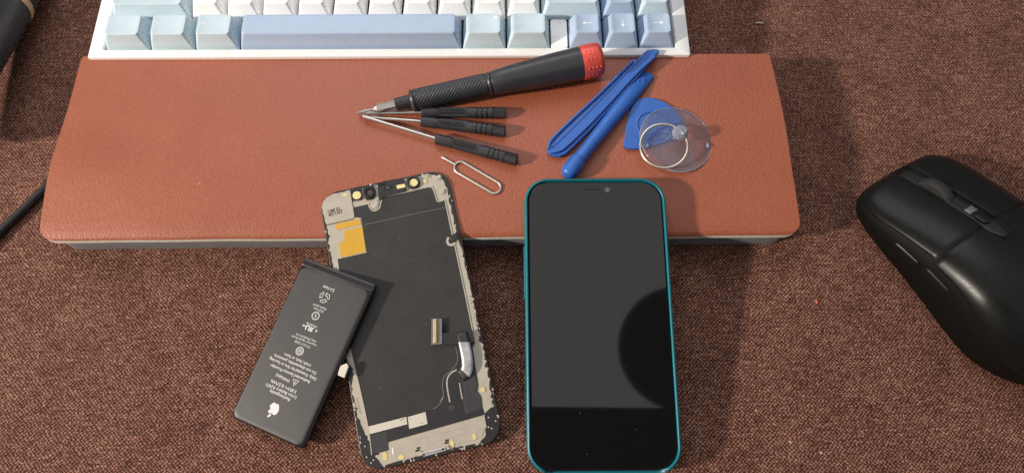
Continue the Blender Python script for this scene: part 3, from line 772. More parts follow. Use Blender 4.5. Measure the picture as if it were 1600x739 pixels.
strip('metal_strip', [(713.6, 576.3), (704.5, 581.2), (698.6, 590), (698.4, 603.4), (702.8, 627.2)], .62, .3, .45, PLATE_METAL)
strip('metal_strip', [(717.9, 596.9), (720, 609), (722.6, 623)], .5, .3, .45, PLATE_METAL)
# ribbon with its connector
def px_at(pts, z): return S(pts)
cb = prism('connector_board', S([(673.6, 496.2), (689.8, 496.2), (690.4, 535.8), (673.8, 537)]), 1.6, 2.1, PCB, sc_, bevel=.08)
prism('connector', S([(676.6, 497.4), (681.8, 497.2), (682.2, 534.6), (677, 535)]), 2.05, 2.9, GOLD, cb, bevel=.2)
prism('connector_groove', S([(678.6, 500.5), (680.0, 500.4), (680.3, 531.5), (678.9, 531.7)]), 2.5, 2.95, STICKER, cb)
prism('ribbon_arm', S([(689.0, 519.3), (728.7, 517.4), (738, 514.5), (742, 533), (730, 537.2), (689.6, 535.6)]), 1.5, 1.75, FILM, sc_, bevel=.05)
prism('ribbon_patch', S([(690.5, 506), (696.5, 504), (697, 514.5), (691, 516.5)]), .2, 1.0, SLOT, sc_)
# silvered fold of the ribbon: a curved strip that arches up and comes down again
Lf = S([(713.5, 518.6), (716.5, 536.5), (720.0, 553), (721.6, 572), (713.0, 577)]); Rt = S([(730, 517.8), (735, 537.5), (739.8, 566), (737.0, 585), (725, 595.5)])
Lf = smooth_path([(*q_, 0) for q_ in Lf], 6); Rt = smooth_path([(*q_, 0) for q_ in Rt], 6); V = []; nn_ = len(Lf)
for i in range(nn_):
    f = i/(nn_ - 1); zz = 1.85 + .9*math.sin(PI*min(1, f*1.4)) if f < .72 else .55 + (1.3 + .9*math.sin(PI*min(1, .72*1.4)))*(1 - f)/.28
    for t_ in (0, .25, .5, .75, 1): V.append((Lf[i][0]*(1 - t_) + Rt[i][0]*t_, Lf[i][1]*(1 - t_) + Rt[i][1]*t_, max(zz, .5) + .12*math.sin(PI*t_)))
Fc = [(i*5 + j, i*5 + j + 1, i*5 + j + 6, i*5 + j + 5) for i in range(nn_ - 1) for j in range(4)]
rb = mesh('ribbon_fold', V, Fc, [FILM, FOIL], sc_, 60, [1 if 4 < i < nn_ - 5 else 0 for i in range(nn_ - 1) for j in range(4)])
sm = rb.modifiers.new('thickness', 'SOLIDIFY'); sm.thickness = .12*MM
# paper labels
l1 = prism('sticker', S([(574.8, 661), (634, 648), (635.6, 659.6), (576.9, 673)]), .3, .50, STICKER, sc_)
l2 = prism('sticker', S([(636.2, 648.4), (664.2, 641.4), (667.6, 660.4), (638.8, 667.2)]), .3, .52, STICKER, sc_)
g = Geo(); zz_ = lambda x, y: .525
for c_ in ((631.8, 655.2), (630.5, 650.6)): g.circle(h(*c_), .2, None, 10, zz_)
g.line(S([(623.5, 653.2), (630, 651.6)]), .3, zz_); g.build('sticker_print', INK_BROWN, l1)
g = Geo(); zz_ = lambda x, y: .545
g.circle(h(639.2, 650.4), .22, None, 10, zz_); g.line(S([(656, 659.2), (661, 658)]), .22, zz_); g.build('sticker_print', INK_BROWN, l2)
# amber tapes
prism('amber_tape', S([(522.6, 349), (561.2, 340.7), (562.6, 349.6), (526, 357.6)]), .1, .32, KAPTON, sc_)
prism('amber_tape', S([(537.5, 358.2), (564.8, 352.3), (570.6, 390.8), (532.2, 399.3), (529.8, 377.2), (534.5, 376), (537, 372.5)]), .1, .32, KAPTON, sc_)
# sensor row along the top edge
bar = prism('sensor_bar', S([(588.6, 289), (598.3, 284.4), (627.4, 279.3), (631, 285.6), (632.4, 297), (629, 300.5), (599.2, 307.8), (592.5, 313.4), (590, 312.8), (589.2, 300)]), .1, 1.1, FRAME_BLACK, sc_, bevel=.15)
prism('sensor_slot', S([(597.5, 293.5), (611.3, 290.6), (612.2, 295.2), (598.5, 298.4)]), .9, 1.2, SLOT, bar)
prism('sensor_pin', S([(601.5, 294.4), (606.5, 293.3), (607, 295.4), (602, 296.5)]), 1.0, 1.32, GREY_TAB, bar)
prism('sensor_tab', S([(588, 288.4), (598.6, 285.6), (599.4, 290), (590, 292.4)]), .9, 1.45, SLOT, bar, bevel=.1)
prism('flash_window', S([(617.5, 291.2), (630.6, 288.8), (631.5, 294), (618.8, 296.8)]), .9, 1.35, PALE_YELLOW, bar, bevel=.06)
def disc(name, c_, r_, z0_, z1_, m_, par, r2=None, bev=.12):
    c_ = h(*c_)
    o_ = [(c_[0] + r_*math.cos(2*PI*k_/32), c_[1] + r_*math.sin(2*PI*k_/32)) for k_ in range(32)]
    if r2:
        i_ = [(c_[0] + r2*math.cos(2*PI*k_/32), c_[1] + r2*math.sin(2*PI*k_/32)) for k_ in range(32)]
        return ring_solid(name, o_, i_, z0_, z1_, m_, par, lip=bev)
    return prism(name, o_, z0_, z1_, m_, par, bevel=bev)
hs = prism('sensor_housing', S([(546, 296.2), (563.6, 291.8), (565.8, 309.5), (562.5, 312.8), (549, 314.2)]), .1, 1.0, FRAME_BLACK, sc_, bevel=.2)
disc('sensor_pad', (557, 306), 2.05, .9, 1.1, PALE_YELLOW, hs)
cm = prism('camera_housing', S([(566, 293.8), (581.5, 290.2), (585.5, 298), (585, 307), (578.5, 312.5), (571, 312.8), (567, 308)]), .1, 1.0, FRAME_BLACK, sc_, bevel=.3)
disc('camera_ring', (576.6, 302), 2.9, .9, 1.7, SLOT, cm, 1.7); disc('camera_lens', (576.6, 302), 1.45, .9, 1.25, mat('smoky_lens', (.09, .055, .05), .2), cm)
rg = disc('round_housing', (643.3, 286), 3.35, .1, 1.4, FRAME_BLACK, sc_, 2.3, .3); disc('sensor_pad', (643.6, 287), 2.2, .1, .75, PALE_YELLOW, rg)
prism('black_clip', S([(622, 297), (632, 295), (633.5, 299), (624, 302)]), .1, .9, SLOT, sc_)
# screw bosses
sb = [h(575.2 + 10.5*math.cos(a_) + 9.5, 319.5 + 9*math.sin(a_)) for a_ in np.linspace(0, 2*PI, 24, False)]
boss = disc('screw_boss', (584, 319.8), 2.35, .1, .62, PLATE_METAL, sc_); disc('screw', (585.6, 320), 1.25, .5, 1.0, STEEL, boss)
for c_ in ((683.4, 278), (689.8, 299.3)):
    bs = disc('screw_boss', c_, 1.35, .1, .55, PLATE_METAL, sc_); disc('screw', c_, .75, .5, .95, STEEL, bs)
strip('plate_fold', [(594, 314.5), (600, 307.5), (633, 300.3), (667, 292.6), (673, 294.6), (678, 307), (681.5, 315), (692.5, 312)], .5, .12, .5, PLATE_METAL)
strip('plate_fold', [(574.2, 316.5), (576, 324), (581, 328.8), (587.5, 328), (592, 323), (593.5, 315)], .5, .12, .5, PLATE_METAL)
# long metal folds along both sides
strip('plate_fold', [(692.5, 313.5), (712.5, 400), (730.5, 480), (742, 534)], .45, .12, .48, PLATE_METAL)
strip('plate_fold', [(527, 403), (545, 530), (561, 600), (574, 661), (580, 706)], .4, .12, .48, PLATE_METAL)
prism('black_clip', S([(700, 369.5), (710.6, 363), (714.8, 371.2), (705, 378.5)]), .1, 1.1, FRAME_BLACK, sc_, bevel=.2)
strip('clip_lug', [(698.5, 370), (696.8, 376), (699.5, 381), (705.5, 381.5), (709, 378)], 1.2, .12, .6, PLATE_METAL)
# gold contact pads
def oval_pad(c_, w_, h_, rot=-.2):
    c_ = h(*c_); pts_ = []
    for x, y in rrect(w_, h_, min(w_, h_)*.48, 5): pts_.append((c_[0] + x*math.cos(rot) - y*math.sin(rot), c_[1] + x*math.sin(rot) + y*math.cos(rot)))
    prism('contact_pad', pts_, .1, .47, PALE_SPOT, sc_)
for c_, w_, h_ in (((600.6, 708.6), 1.9, 3.6), ((626.5, 711.3), 2.7, 2.0), ((706.7, 693), 1.7, 2.8), ((742.6, 683.6), 1.9, 2.7), ((755.6, 609.4), 2.0, 2.2), ((538.6, 304.7), 2.4, 1.5), ((661.5, 284), 1.8, 2.0)): oval_pad(c_, w_, h_, 0)
strip('white_bar', [(612.6, 696.2), (613.8, 706)], .6, .1, .45, CASE_WHITE)
# lower plate: pressed outline, bracket and slits
lp = S([(604.9, 687.2), (759, 649.3), (760, 656), (741, 676), (680, 690), (640, 700), (607, 701)])
prism('lower_plate', S([(606.2, 688.4), (758.6, 650.8), (760.2, 659), (762.5, 668), (757.5, 676), (755, 685), (700, 697), (662, 706), (597, 724), (594, 718), (584.5, 707.5), (607, 701.8)]), .1, .30, PLATE_METAL, sc_)
g = Geo(); g.line(S([(650, 685), (733.2, 666.8), (734.8, 676.6), (668, 692)]), .28, lambda x, y: .32); g.build('pressed_line', mat('plate_outline', (.38, .335, .27), .6), sc_)  # outline box drawn slightly darker than the plate
br = prism('bracket', S([(657, 705.6), (696, 698.2), (698.5, 704.2), (662, 712.5)]), .2, .9, STEEL, sc_, bevel=.15)
for c_ in ((662.3, 709), (692.4, 701.5)): disc('hole', c_, .5, .7, .95, SLOT, br, None, 0)
prism('bracket_arm', S([(652.5, 703.5), (657.5, 702.5), (659.5, 709.5), (654.5, 710.5)]), .2, .8, PLATE_METAL, sc_, bevel=.1)
prism('bracket_arm', S([(697.2, 695.5), (701, 694.6), (703.5, 702), (699.5, 703)]), .2, .8, PLATE_METAL, sc_, bevel=.1)
for q_ in (((650.5, 698.6), (656, 697.4)), ((648.5, 702.8), (655.5, 701.2)), ((696, 688.2), (701.5, 687)), ((694.8, 692.2), (701.5, 690.6))): strip('slit', [q_[0], q_[1]], .8, .28, .4, INK)
# pale dots on the black corners and specks of glue
g = Geo(); zz_ = lambda x, y: .04
for c_ in ((764.8, 653.6), (776.7, 659.8), (765.2, 669.2), (770.5, 671.4), (582.3, 714.2), (578.6, 718.5), (571.5, 709), (569, 692)):
    g = Geo(); g.circle(h(*c_), .32, None, 12, zz_); g.build('corner_dot', STICKER, sc_)
g = Geo(); zz_ = lambda x, y: .165
for i in range(9): g.circle(h(733.6 + i*1.25, 462 + i*5.4), .28, None, 8, zz_)
g.build('hole_row', INK_BROWN, sc_); g = Geo()
for i in range(8): g.line(S([(555.4 + i*.75, 617 + i*3.2), (558.4 + i*.75, 616.2 + i*3.2)]), .3, zz_)
g.line(S([(552, 616), (556, 632), (556.4, 640)]), .3, zz_); g.build('etched_scale', INK_BROWN, sc_)
for c_ in ((516, 306), (518.5, 304.5), (666, 276), (668.5, 275.2), (671, 274.4), (668, 278), (670.6, 277)):
    g = Geo(); g.circle(h(*c_), .35, None, 6, zz_); g.build('etched_mark', INK_BROWN, sc_)
g = Geo()
for i in range(95):
    t_ = rng.random(); side = rng.choice(['l', 'r', 'b', 't'], p=[.32, .36, .22, .10])
    if side == 'l': c_ = (-hw_ + .4 + rng.random()*.9, 4 + t_*122)
    elif side == 'r': c_ = (hw_ - .4 - rng.random()*1.2, 9 + t_*116)
    elif side == 'b': c_ = (-hw_ + 6 + t_*(SW - 12), .5 + rng.random()*1.4)
    else: c_ = (-hw_ + 8 + t_*(SW - 16), SLn - .4 - rng.random()*.6)
    m_ = 7; r0_ = .10 + .20*rng.random(); st_ = 1 + 2.6*rng.random()
    pts_ = [(c_[0] + r0_*(.6 + .8*rng.random())*math.cos(2*PI*q_/m_), c_[1] + st_*r0_*(.6 + .8*rng.random())*math.sin(2*PI*q_/m_)) for q_ in range(m_)]
    if abs(c_[0]) > hw_ - 9 and (c_[1] < 9 or c_[1] > SLn - 9): continue
    g.poly(pts_, lambda x, y: .03)
g.build('glue_remains', STICKER, sc_)
g = Geo()
for i in range(22):
    c_ = (rng.uniform(-22, 20), rng.uniform(32, 112)); r_ = .06 + .08*rng.random(); g.circle(c_, r_, None, 5, lambda x, y: .275)
g.build('dust', STICKER, sc_)

# ------------------------------------------------------------------ battery
BW, BL, BT = 38.6, 78.7, 4.2
bt = empty('battery', mtx=frame(-103.9, -85.5, 6.0, -.3866, .16, -.09), label='thin dark grey phone battery with white printed text, leaning on the loose screen', cat='battery')
hb = homography([(473.5, 400.8), (588.3, 446.3), (470.5, 701), (360.8, 652)], [(-BW/2, BL), (BW/2, BL), (BW/2, 0), (-BW/2, 0)])
B0 = rrect(BW, BL - 3.2, 2.0, 6, 0, (BL - 3.2)/2)
def bshrink(d, dy): return [(x*(1 - d/(BW/2)), (BL - 3.2)/2 + (y - (BL - 3.2)/2)*(1 - dy/((BL - 3.2)/2))) for x, y in B0]
rings = [[(x, y, -BT) for x, y in bshrink(.5, .5)], [(x, y, -BT + .7) for x, y in B0], [(x, y, -.9) for x, y in B0], [(x, y, -.35) for x, y in bshrink(.3, .3)]]
V, Fc = loft(rings); mesh('cell', V, Fc, BATT_EDGE, bt, 60)
top = [(x - .35, y) for x, y in rrect(BW - 1.9, BL - 5.0, 3.2, 8, 0, (BL - 3.2)/2 - .1)]
def tshr(d): return [(-.35 + (x + .35)*(1 - d/(BW/2)), (BL - 3.2)/2 + (y - (BL - 3.2)/2)*(1 - d/(BL/2))) for x, y in top]
rings = [[(x, y, -.5) for x, y in top], [(x, y, -.28) for x, y in top], [(x, y, -.12) for x, y in tshr(.35)], [(x, y, -.03) for x, y in tshr(.9)], [(x, y, 0) for x, y in tshr(1.6)]]
V, Fc = loft(rings); mesh('wrap', V, Fc, BATT, bt, 60)
prism('end_flap', rrect(BW + .2, 3.6, .7, 4, .1, BL - 1.75), -2.6, -.45, BATT_EDGE, bt, bevel=.35)
prism('flap_ridge', rrect(BW - 1.5, .5, .2, 3, 0, BL - .7), -.6, -.15, BATT, bt, bevel=.12)
tube('side_seam', [(BW/2 - .25, y, -.7) for y in np.linspace(3, BL - 4, 10)], .22, BATT, bt)
cn = S2 = [hb(x, y) for x, y in ((528.5, 576.5), (538.5, 572.5), (541.5, 577.5), (534.5, 595.5), (524, 591), (525, 586))]
prism('terminal', cn, -1.9, -.7, STICKER, bt, bevel=.3)
tc_ = hb(531, 583); ed = (BW/2 - .6, tc_[1])
prism('terminal_lead', [(ed[0], tc_[1] + 4.5), (tc_[0] - 1, tc_[1] + 3.2), (tc_[0] - 1, tc_[1] - 3.2), (ed[0], tc_[1] - 4.0)], -2.3, -1.5, BATT_EDGE, bt, bevel=.2)
g = Geo(); z2 = lambda x, y: .03
def line_txt(body, p, q, hgt, bold=.008):
    a_, b_ = hb(*p), hb(*q); d_ = np.array(b_) - np.array(a_); LL = np.linalg.norm(d_); d_ /= LL; up2 = np.array([-d_[1], d_[0]])
    o_ = np.array(a_) - up2*hgt*.34
    g.word(body, o_, d_, width=LL, height=hgt, zf=z2, bold=bold)
line_txt('Rechargeable', (451.1, 628.2), (420.4, 614.2), 2.0)
line_txt('Li-ion Battery A2471', (461, 625.2), (415.2, 604.5), 2.0)
line_txt('3.85V= 8.57Wh', (461, 616.8), (422.3, 598.6), 2.0)
line_txt('WARNING', (451.1, 600.4), (429.8, 589.4), 1.9)
line_txt('Authorized Service Provider', (482.4, 602), (420.8, 575), 2.0)
line_txt('Only. Potential for fire or burning.', (491.9, 597.6), (418.5, 564.3), 2.0)
line_txt('Do not disassemble, puncture,', (491.4, 588.4), (426, 560), 2.0)
line_txt('crush, heat, or burn.', (483.3, 577.2), (441.5, 558.2), 2.0)
line_txt('TIS 2217-2548', (482.7, 548), (458.6, 538.0), 1.5, .0)
line_txt('Importer: Apple South', (492.1, 545.2), (453.6, 530.0), 1.5, .0)
line_txt('Asia (Thailand) Ltd.', (491.6, 539.3), (459.9, 526.8), 1.5, .0)
line_txt('MH29728', (493.1, 515.8), (477, 509), 1.4, .0)
line_txt('2227mAh', (504, 491.8), (487.8, 485), 1.4, .0)
line_txt('Apple Japan', (508.6, 488.3), (487, 479.2), 1.5, .0)
line_txt('Li-ion', (520.6, 457.2), (503.5, 449.6), 2.3)
line_txt('c', (493.5, 523.5), (490.2, 522.2), 2.2, .02); line_txt('us', (475.8, 515.4), (470.2, 513.2), 1.7, .02)
xd = np.array(hb(471, 514)) - np.array(hb(493, 523)); xd /= np.linalg.norm(xd)
pR = np.array(hb(485.3, 519.6)); pU = np.array(hb(478.6, 517.0)); upn = np.array([-xd[1], xd[0]])
g.word('R', pR - upn*1.1, xd, height=3.2, zf=z2, bold=.03, center=True, flip=True); g.word('U', pU - upn*1.1, xd, height=3.2, zf=z2, bold=.03, center=True)
# warning triangle
tcn = np.array(hb(459.6, 601.2)); tri = [tcn + xd*math.cos(a_)*1.75 + upn*math.sin(a_)*1.75 for a_ in (PI/2, PI/2 + 2*PI/3, PI/2 + 4*PI/3)]
g.line(tri, .42, z2, True); g.line([tcn + upn*.75, tcn - upn*.15], .4, z2); g.circle(tcn - upn*.55, .22, None, 8, z2)
# round marks and the loop of three arrows
for c_, r_ in (((466.2, 553.7), 1.75), ((491.3, 497.8), 1.75)):
    g.circle(hb(*c_), r_, .36, 24, z2)
cA = np.array(hb(466.2, 553.7)); g.circle(cA, .95, .3, 16, z2); g.circle(cA, .35, None, 8, z2)
cB = np.array(hb(491.3, 497.8)); g.line([cB + xd*.1 + upn*1.0, cB - xd*.5 - upn*.1, cB + xd*.5 - upn*.1, cB - xd*.1 - upn*1.0], .35, z2)
cR = np.array(hb(505.4, 467.8))
def rp_(a_, r_): return cR + xd*math.cos(a_)*r_ + upn*math.sin(a_)*r_
for j in range(3):
    th = PI/2 + j*2*PI/3
    band_o = [rp_(th - .52, 2.65), rp_(th + .30, 2.75), rp_(th + .62, 2.1)]; band_i = [rp_(th - .50, 1.55), rp_(th + .05, 1.55), rp_(th + .55, 1.0)]
    g.line(band_o, .26, z2); g.line(band_i, .26, z2); g.line([band_o[0], band_i[0]], .26, z2)
    g.line([rp_(th + .95, 2.45), rp_(th + .75, .75), rp_(th + .45, 1.3)], .26, z2); g.line([rp_(th + .62, 2.2), rp_(th + .95, 2.45)], .26, z2)
g.build('printed_text', PRINT, bt)
# fruit emblem
ap = [(0, 5.6), (1.1, 6.1), (2.2, 6.3), (3.3, 5.9), (4.2, 5.0), (3.4, 4.1), (3.1, 3.0), (3.4, 1.9), (4.5, 1.0), (4.0, -.5), (3.1, -2.0), (2.2, -3.0), (1.3, -3.1), (.2, -2.6), (-.9, -2.9), (-1.9, -3.1), (-3.0, -2.2), (-4.0, -.4), (-4.5, 1.6), (-4.4, 3.6), (-3.4, 5.4), (-1.9, 6.2), (-.8, 6.0)]
ap = smooth_path([(x, y - 1.6, 0) for x, y in ap], 4, True)
cA = np.array(hb(427.4, 641.0)); ks = .54
g = Geo(); g.poly([tuple(cA + xd*x*ks + upn*y*ks) for x, y, _ in ap], z2)
lf = smooth_path([(.1, 6.5, 0), (.3, 8.0, 0), (1.3, 9.2, 0), (2.6, 9.7, 0), (2.5, 8.2, 0), (1.5, 6.9, 0)], 4, True)
g.poly([tuple(cA + xd*x*ks + upn*(y - 1.6)*ks) for x, y, _ in lf], z2)
g.build('emblem', PRINT, bt)
g = Geo()
for i in range(26):
    x_ = rng.uniform(-17, 15); y_ = rng.uniform(2.0, 8.5); l_ = rng.uniform(.5, 2.4); g.line([(x_, y_), (x_ + l_*.25, y_ + l_)], .10, lambda x, y: .012)
SCR = mat('scratch_grey', (.13, .125, .12), .4)
g.build('scuffs', SCR, bt)
for p_, q_ in (((447.5, 470.5), (450.5, 471.5)), ((536, 486.5), (539.5, 488.3))): g = Geo(); g.line([hb(*p_), hb(*q_)], .22, z2); g.build('scratch', SCR, bt)

# ------------------------------------------------------------------ computer mouse
ma = math.radians(29)
tl = np.array([math.sin(ma), -math.cos(ma)]); rt_ = np.array([math.cos(ma), math.sin(ma)])
nose = np.array([207.0, 43.0])
ML = 124.0
mo = empty('computer_mouse', mtx=Matrix.Translation(Vector((*(nose + tl*ML/2), 0))*MM) @ Matrix.Rotation(ma, 4, 'Z'), label='black wireless computer mouse with a rubber scroll wheel, on the cloth at right', cat='mouse')
WS = [(0, 15), (1.2, 21), (3, 24.5), (7, 28.5), (13, 31), (25, 32.5), (45, 32.8), (62, 33.8), (80, 35), (92, 34.3), (104, 29.5), (113, 22.5), (119, 15), (122.5, 8), (124, 2)]
HS = [(0, 8), (1.2, 11.5), (3, 14), (8, 17), (18, 21.5), (34, 28.5), (52, 35.5), (66, 39.5), (76, 40.5), (90, 38), (104, 30), (114, 20.5), (120, 12), (123, 6), (124, 2)]
def hermite(T_, x):
    xs_ = [t[0] for t in T_]; ys_ = [t[1] for t in T_]
    i = max(0, min(len(xs_) - 2, int(np.searchsorted(xs_, x)) - 1)); x0, x1 = xs_[i], xs_[i + 1]; t = (x - x0)/(x1 - x0)
    def sl(j):
        if j <= 0 or j >= len(xs_) - 1: j2 = min(max(j, 0), len(xs_) - 2) if j <= 0 else len(xs_) - 2; return (ys_[j2 + 1] - ys_[j2])/(xs_[j2 + 1] - xs_[j2])
        return (ys_[j + 1] - ys_[j - 1])/(xs_[j + 1] - xs_[j - 1])
    m0, m1 = sl(i)*(x1 - x0), sl(i + 1)*(x1 - x0)
    return (2*t**3 - 3*t*t + 1)*ys_[i] + (t**3 - 2*t*t + t)*m0 + (-2*t**3 + 3*t*t)*ys_[i + 1] + (t**3 - t*t)*m1
def mpt(s_, a_):
    """a_ in -1..1 runs from the left foot over the back to the right foot"""
    w_, h_ = hermite(WS, s_), hermite(HS, s_); ph_ = a_*PI/2
    sn, cs = math.sin(abs(ph_)), max(math.cos(ph_), 0)
    x = math.copysign(w_*sn**.76, a_); z = 1.0 + (h_ - 1)*cs**.46
    zl = z/ max(h_, .1)
    x *= 1 - .07*max(0, 1 - zl*2.2)
    return np.array([x, ML/2 - s_, z])
def mnorm(s_, a_):
    e_ = .02; d1 = mpt(min(s_ + .4, 124), a_) - mpt(max(s_ - .4, 0), a_); d2 = mpt(s_, min(a_ + e_, 1)) - mpt(s_, max(a_ - e_, -1))
    n_ = np.cross(d1, d2); n_ = n_/(np.linalg.norm(n_) or 1)
    return n_ if n_[2] > -.2 and np.dot(n_, [math.copysign(1, a_)*abs(math.sin(a_*PI/2)), 0, math.cos(a_*PI/2)]) > 0 else -n_
ss = [0, .4, 1.2, 2.2, 3.5, 5, 7, 9.5] + list(np.linspace(13, 110, 50)) + [112.5, 115, 117, 119, 120.5, 122, 123, 123.6, 124]
As = np.linspace(-1, 1, 61)
rings = []
for s_ in ss:
    r_ = [tuple(mpt(s_, a_)) for a_ in As]; r_.append((r_[-1][0]*.96, r_[-1][1], 0.0)); r_.insert(0, (r_[0][0]*.96, r_[0][1], 0.0)); rings.append(r_)
# sink a channel for the wheel
def in_channel(x, s_): return abs(x) < 4.6 and 1 < s_ < 55
for r_, s_ in zip(rings, ss):
    for i, (x, y, z) in enumerate(r_):
        if in_channel(x, s_) and z > 5: r_[i] = (x, y, z - 1.4)
V, Fc = loft(rings)
mesh('shell', V, Fc, MOUSE_SIDE, mo, 50)
def qa(q_):
    """lateral fraction -> angle parameter"""
    return math.copysign(math.asin(min(1, abs(q_))**(1/.76))/(PI/2), q_)
def patch(name, outline_s, outline_a, off, m_, ns=40, na=24, th=.9):
    """panel on the shell: outline_s(v) -> s range, outline_a(s) -> (a0, a1)"""
    V = []
    for lay in (off, off - th):
        for i in range(ns):
            for j in range(na):
                v = j/(na - 1); s0, s1 = outline_s(v); 
                u = i/(ns - 1); s_ = s0 + (s1 - s0)*u
                a0, a1 = outline_a(s_); a_ = a0 + (a1 - a0)*v
                rnd = 0
                if lay == off:
                    eu = min(u, 1 - u)*(s1 - s0); ev = min(v, 1 - v)*abs(a1 - a0)*45
                    rnd = .35*max(0, 1 - min(eu, ev)/.8)**2
                V.append(tuple(mpt(s_, a_) + mnorm(s_, a_)*(lay - rnd)))
    B = ns*na; Ff = []
    for i in range(ns - 1):
        for j in range(na - 1):
            k_ = i*na + j; Ff.append((k_, k_ + 1, k_ + na + 1, k_ + na)); Ff.append((B + k_, B + k_ + na, B + k_ + na + 1, B + k_ + 1))
    for i in range(ns - 1):
        for j in (0, na - 1): k_ = i*na + j; Ff.append((k_, k_ + na, B + k_ + na, B + k_))
    for j in range(na - 1):
        for i in (0, ns - 1): k_ = i*na + j; Ff.append((k_, k_ + 1, B + k_ + 1, B + k_))
    return mesh(name, V, Ff, m_, mo, 50)
def lat(s_, x): return qa(x/hermite(WS, s_))
patch('main_button', lambda v: (1.0, 47.5 - 2*v), lambda s_: (lat(s_, -min(30.6 - .03*s_, hermite(WS, s_)*.95)), lat(s_, -4.4)), .55, MOUSE_MAT)
patch('main_button', lambda v: (1.0, 45.5 + 2*v), lambda s_: (lat(s_, 4.4), lat(s_, min(30.6 - .03*s_, hermite(WS, s_)*.95))), .55, MOUSE_MAT)
def palm_a(s_):
    k_ = .925 + .055*min(1, max(0, (s_ - 60)/40)); return (qa(-k_), qa(k_))
patch('palm_shell', lambda v: (56.0 if abs(v - .5) < .036 else 48.4 - 2.0*(1 - abs(2*v - 1)), 123.2), palm_a, .42, MOUSE_MAT, 60, 121)
patch('side_button', lambda v: (31, 45.5), lambda s_: (qa(-.988) - .02, qa(-.970)), .8, MOUSE_MAT, 20, 6)
patch('side_button', lambda v: (48.5, 63), lambda s_: (qa(-.985) - .02, qa(-.962)), .8, MOUSE_MAT, 20, 6)
# console between the buttons, wheel and small button
patch('wheel_channel', lambda v: (2, 54.5), lambda s_: (lat(s_, -3.9*min(1, math.sqrt(max(.05, (55.2 - s_)/6)))), lat(s_, 3.9*min(1, math.sqrt(max(.05, (55.2 - s_)/6))))), -.9, MOUSE_DARK, 40, 8, .4)
wc = mpt(23, 0); wr = 11.5
wh = []
for t_, r_ in ((-2.7, 9.2), (-2.6, 10.4), (-2.0, 11.2), (2.0, 11.2), (2.6, 10.4), (2.7, 9.2)):
    wh.append([(t_, wc[1] + (r_ - (.45 if (k_ % 2 and abs(t_) < 2.5) else 0))*math.cos(2*PI*k_/72), wc[2] - 7.9 + (r_ - (.45 if (k_ % 2 and abs(t_) < 2.5) else 0))*math.sin(2*PI*k_/72)) for k_ in range(72)])
V, Fc = loft(wh); mesh('scroll_wheel', V, Fc, WHEEL, mo, 50)
patch('grey_tab', lambda v: (35.4, 38.6), lambda s_: (lat(s_, -2.2), lat(s_, 2.6)), .25, GREY_TAB, 8, 8)
patch('small_button', lambda v: (39.6 + 1.2*(2*v - 1)**2, 46 - 1.2*(2*v - 1)**2), lambda s_: (lat(s_, -2.3), lat(s_, 2.3)), .45, MOUSE_MAT, 12, 10)

# ------------------------------------------------------------------ grey handle with a champagne ring, at the upper left
RD = 16.0
q1, q0 = un(49.5, 29, 6.5), un(0, 119, 11)
dr = (q1 - q0)/np.linalg.norm(q1 - q0)
def axis_pt(q_):
    n_ = np.cross(dr, CAM - q_); n_ /= np.linalg.norm(n_)
    if n_[0] < 0: n_ = -n_
    return q_ - n_*RD
a1, a0 = axis_pt(q1), axis_pt(q0)
hd = empty('appliance_handle', mtx=axis_frame(a1 - dr*150, a1 + dr*100), label='slate grey ribbed appliance handle with a champagne metal ring, at the upper left', cat='appliance')
tr_ = 150.0
lathe('grip', [(60, 3), (61, RD - 3), (64, RD - 1), (70, RD - .4), (tr_ - 4, RD), (tr_ - 2.0, RD), (tr_ - 1.9, RD - .5)], DEVICE, hd, 72,
      rad=lambda t, th, r: r)
lathe('metal_ring', [(tr_ - 2.1, RD - 1), (tr_ - 2.0, RD + .15), (tr_ - 1.6, RD + .35), (tr_ + 1.6, RD + .35), (tr_ + 2.0, RD + .15), (tr_ + 2.1, RD - 1)], DEVICE_RING, hd, 72)
lathe('barrel', [(tr_ + 1.9, RD - .5), (tr_ + 2.0, RD - .1), (tr_ + 24, RD - .5), (tr_ + 34, RD - 1.5), (tr_ + 37, RD - 5), (tr_ + 38, 2)], DEVICE, hd, 72)
for i in range(14):
    t_ = tr_ - 14 - i*2.2
    pts_ = []
    for k_ in range(25):
        an = math.radians(40 + 95*k_/24); pts_.append((t_ + 1.5*math.cos(an*2), (RD - .25)*math.cos(an - PI*.06)*-1 if False else -(RD - .3)*math.cos(an), (RD - .3)*math.sin(an)))
    tube('rib', pts_, .42, DEVICE, hd, n=8)

# ------------------------------------------------------------------ cable
cpts = [un(-60, 425, 2.1), un(0, 362.5, 2.1), un(38, 326, 2.1), un(72, 292, 2.1), un(92, 268, 2.1), un(108, 240, 2.1)]
co = cpts[1].copy(); co[2] = 0
path = smooth_path([tuple(p - co) for p in cpts], 8)
cb_ = tube('power_cable', path, 2.1, CABLE); cb_.location = Vector(co)*MM
tag(cb_, 'black cable on the cloth running under the left end of the wrist rest', 'cable')

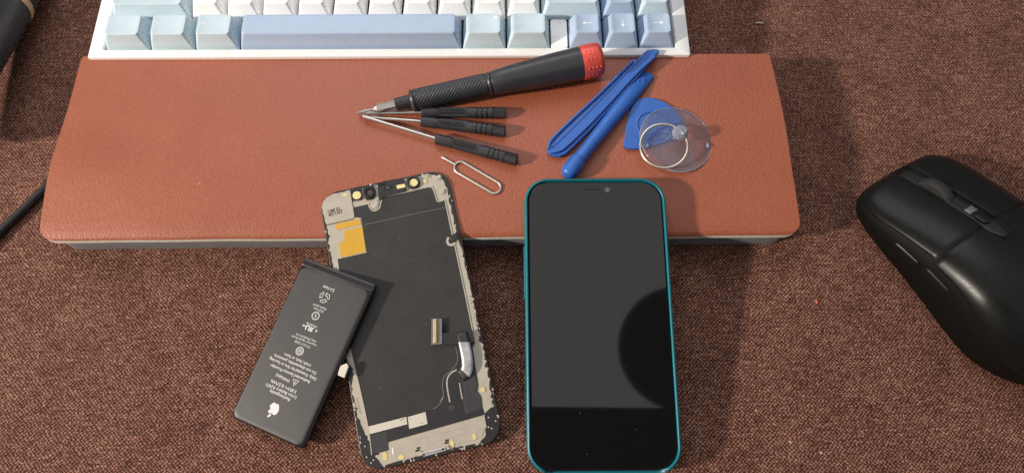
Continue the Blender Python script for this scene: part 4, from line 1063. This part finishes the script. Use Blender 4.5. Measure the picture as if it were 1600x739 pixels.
# ------------------------------------------------------------------ small crumb on the cloth
p_ = un(1276, 471.5, 0)
cr = mesh('orange_crumb', [(.9*math.cos(a_)*(1 + .3*math.sin(3*a_)), 1.0*math.sin(a_), .15) for a_ in np.linspace(0, 2*PI, 9, False)] + [(.1, .1, 1.0), (0, 0, -.1)],
          [(i, (i + 1) % 9, 9) for i in range(9)] + [((i + 1) % 9, i, 10) for i in range(9)], mat('orange_crumb', (.50, .13, .06), .7))
cr.location = Vector((p_[0], p_[1], 0))*MM; tag(cr, 'tiny orange crumb lying on the brown cloth right of the phone', 'crumb')

# ------------------------------------------------------------------ things above the desk, seen mirrored in the phone's screen
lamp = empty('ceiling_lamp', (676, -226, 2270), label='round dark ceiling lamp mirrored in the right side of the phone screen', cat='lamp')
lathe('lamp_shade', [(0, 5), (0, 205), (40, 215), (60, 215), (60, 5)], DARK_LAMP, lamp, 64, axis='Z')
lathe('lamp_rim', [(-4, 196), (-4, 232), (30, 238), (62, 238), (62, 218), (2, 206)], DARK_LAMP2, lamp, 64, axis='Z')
hm = Matrix(((C_R[0], C_U[0], -C_F[0], 0), (C_R[1], C_U[1], -C_F[1], 0), (C_R[2], C_U[2], -C_F[2], 0), (0, 0, 0, 1)))
hm = hm @ Matrix.Rotation(math.radians(-.6), 4, 'Z'); hm.translation = Vector(CAM - C_F*14 + C_U*6)*MM
sp = empty('overhead_slab', mtx=hm, label='dark slab added overhead for the camera phone, mirrored as the black band along the foot of the phone screen', cat='overhead_slab')
prism('body', rrect(260, 100, 8, 8, 82, -54), 0, 8, DARK_LAMP2, sp, bevel=1.0)  # widened slab added for the mirrored dark band, standing in for the camera phone

# ------------------------------------------------------------------ lint
p_ = un(1187, 36.5, .5)
lt = tube('lint', smooth_path([(-2.4, .1, .3), (-1, .3, .6), (1, -.1, .5), (2.4, .2, .3)], 4), .32, STICKER, n=8)
lt.location = Vector((p_[0], p_[1], 0))*MM; tag(lt, 'short white lint thread on the cloth right of the keyboard', 'lint')
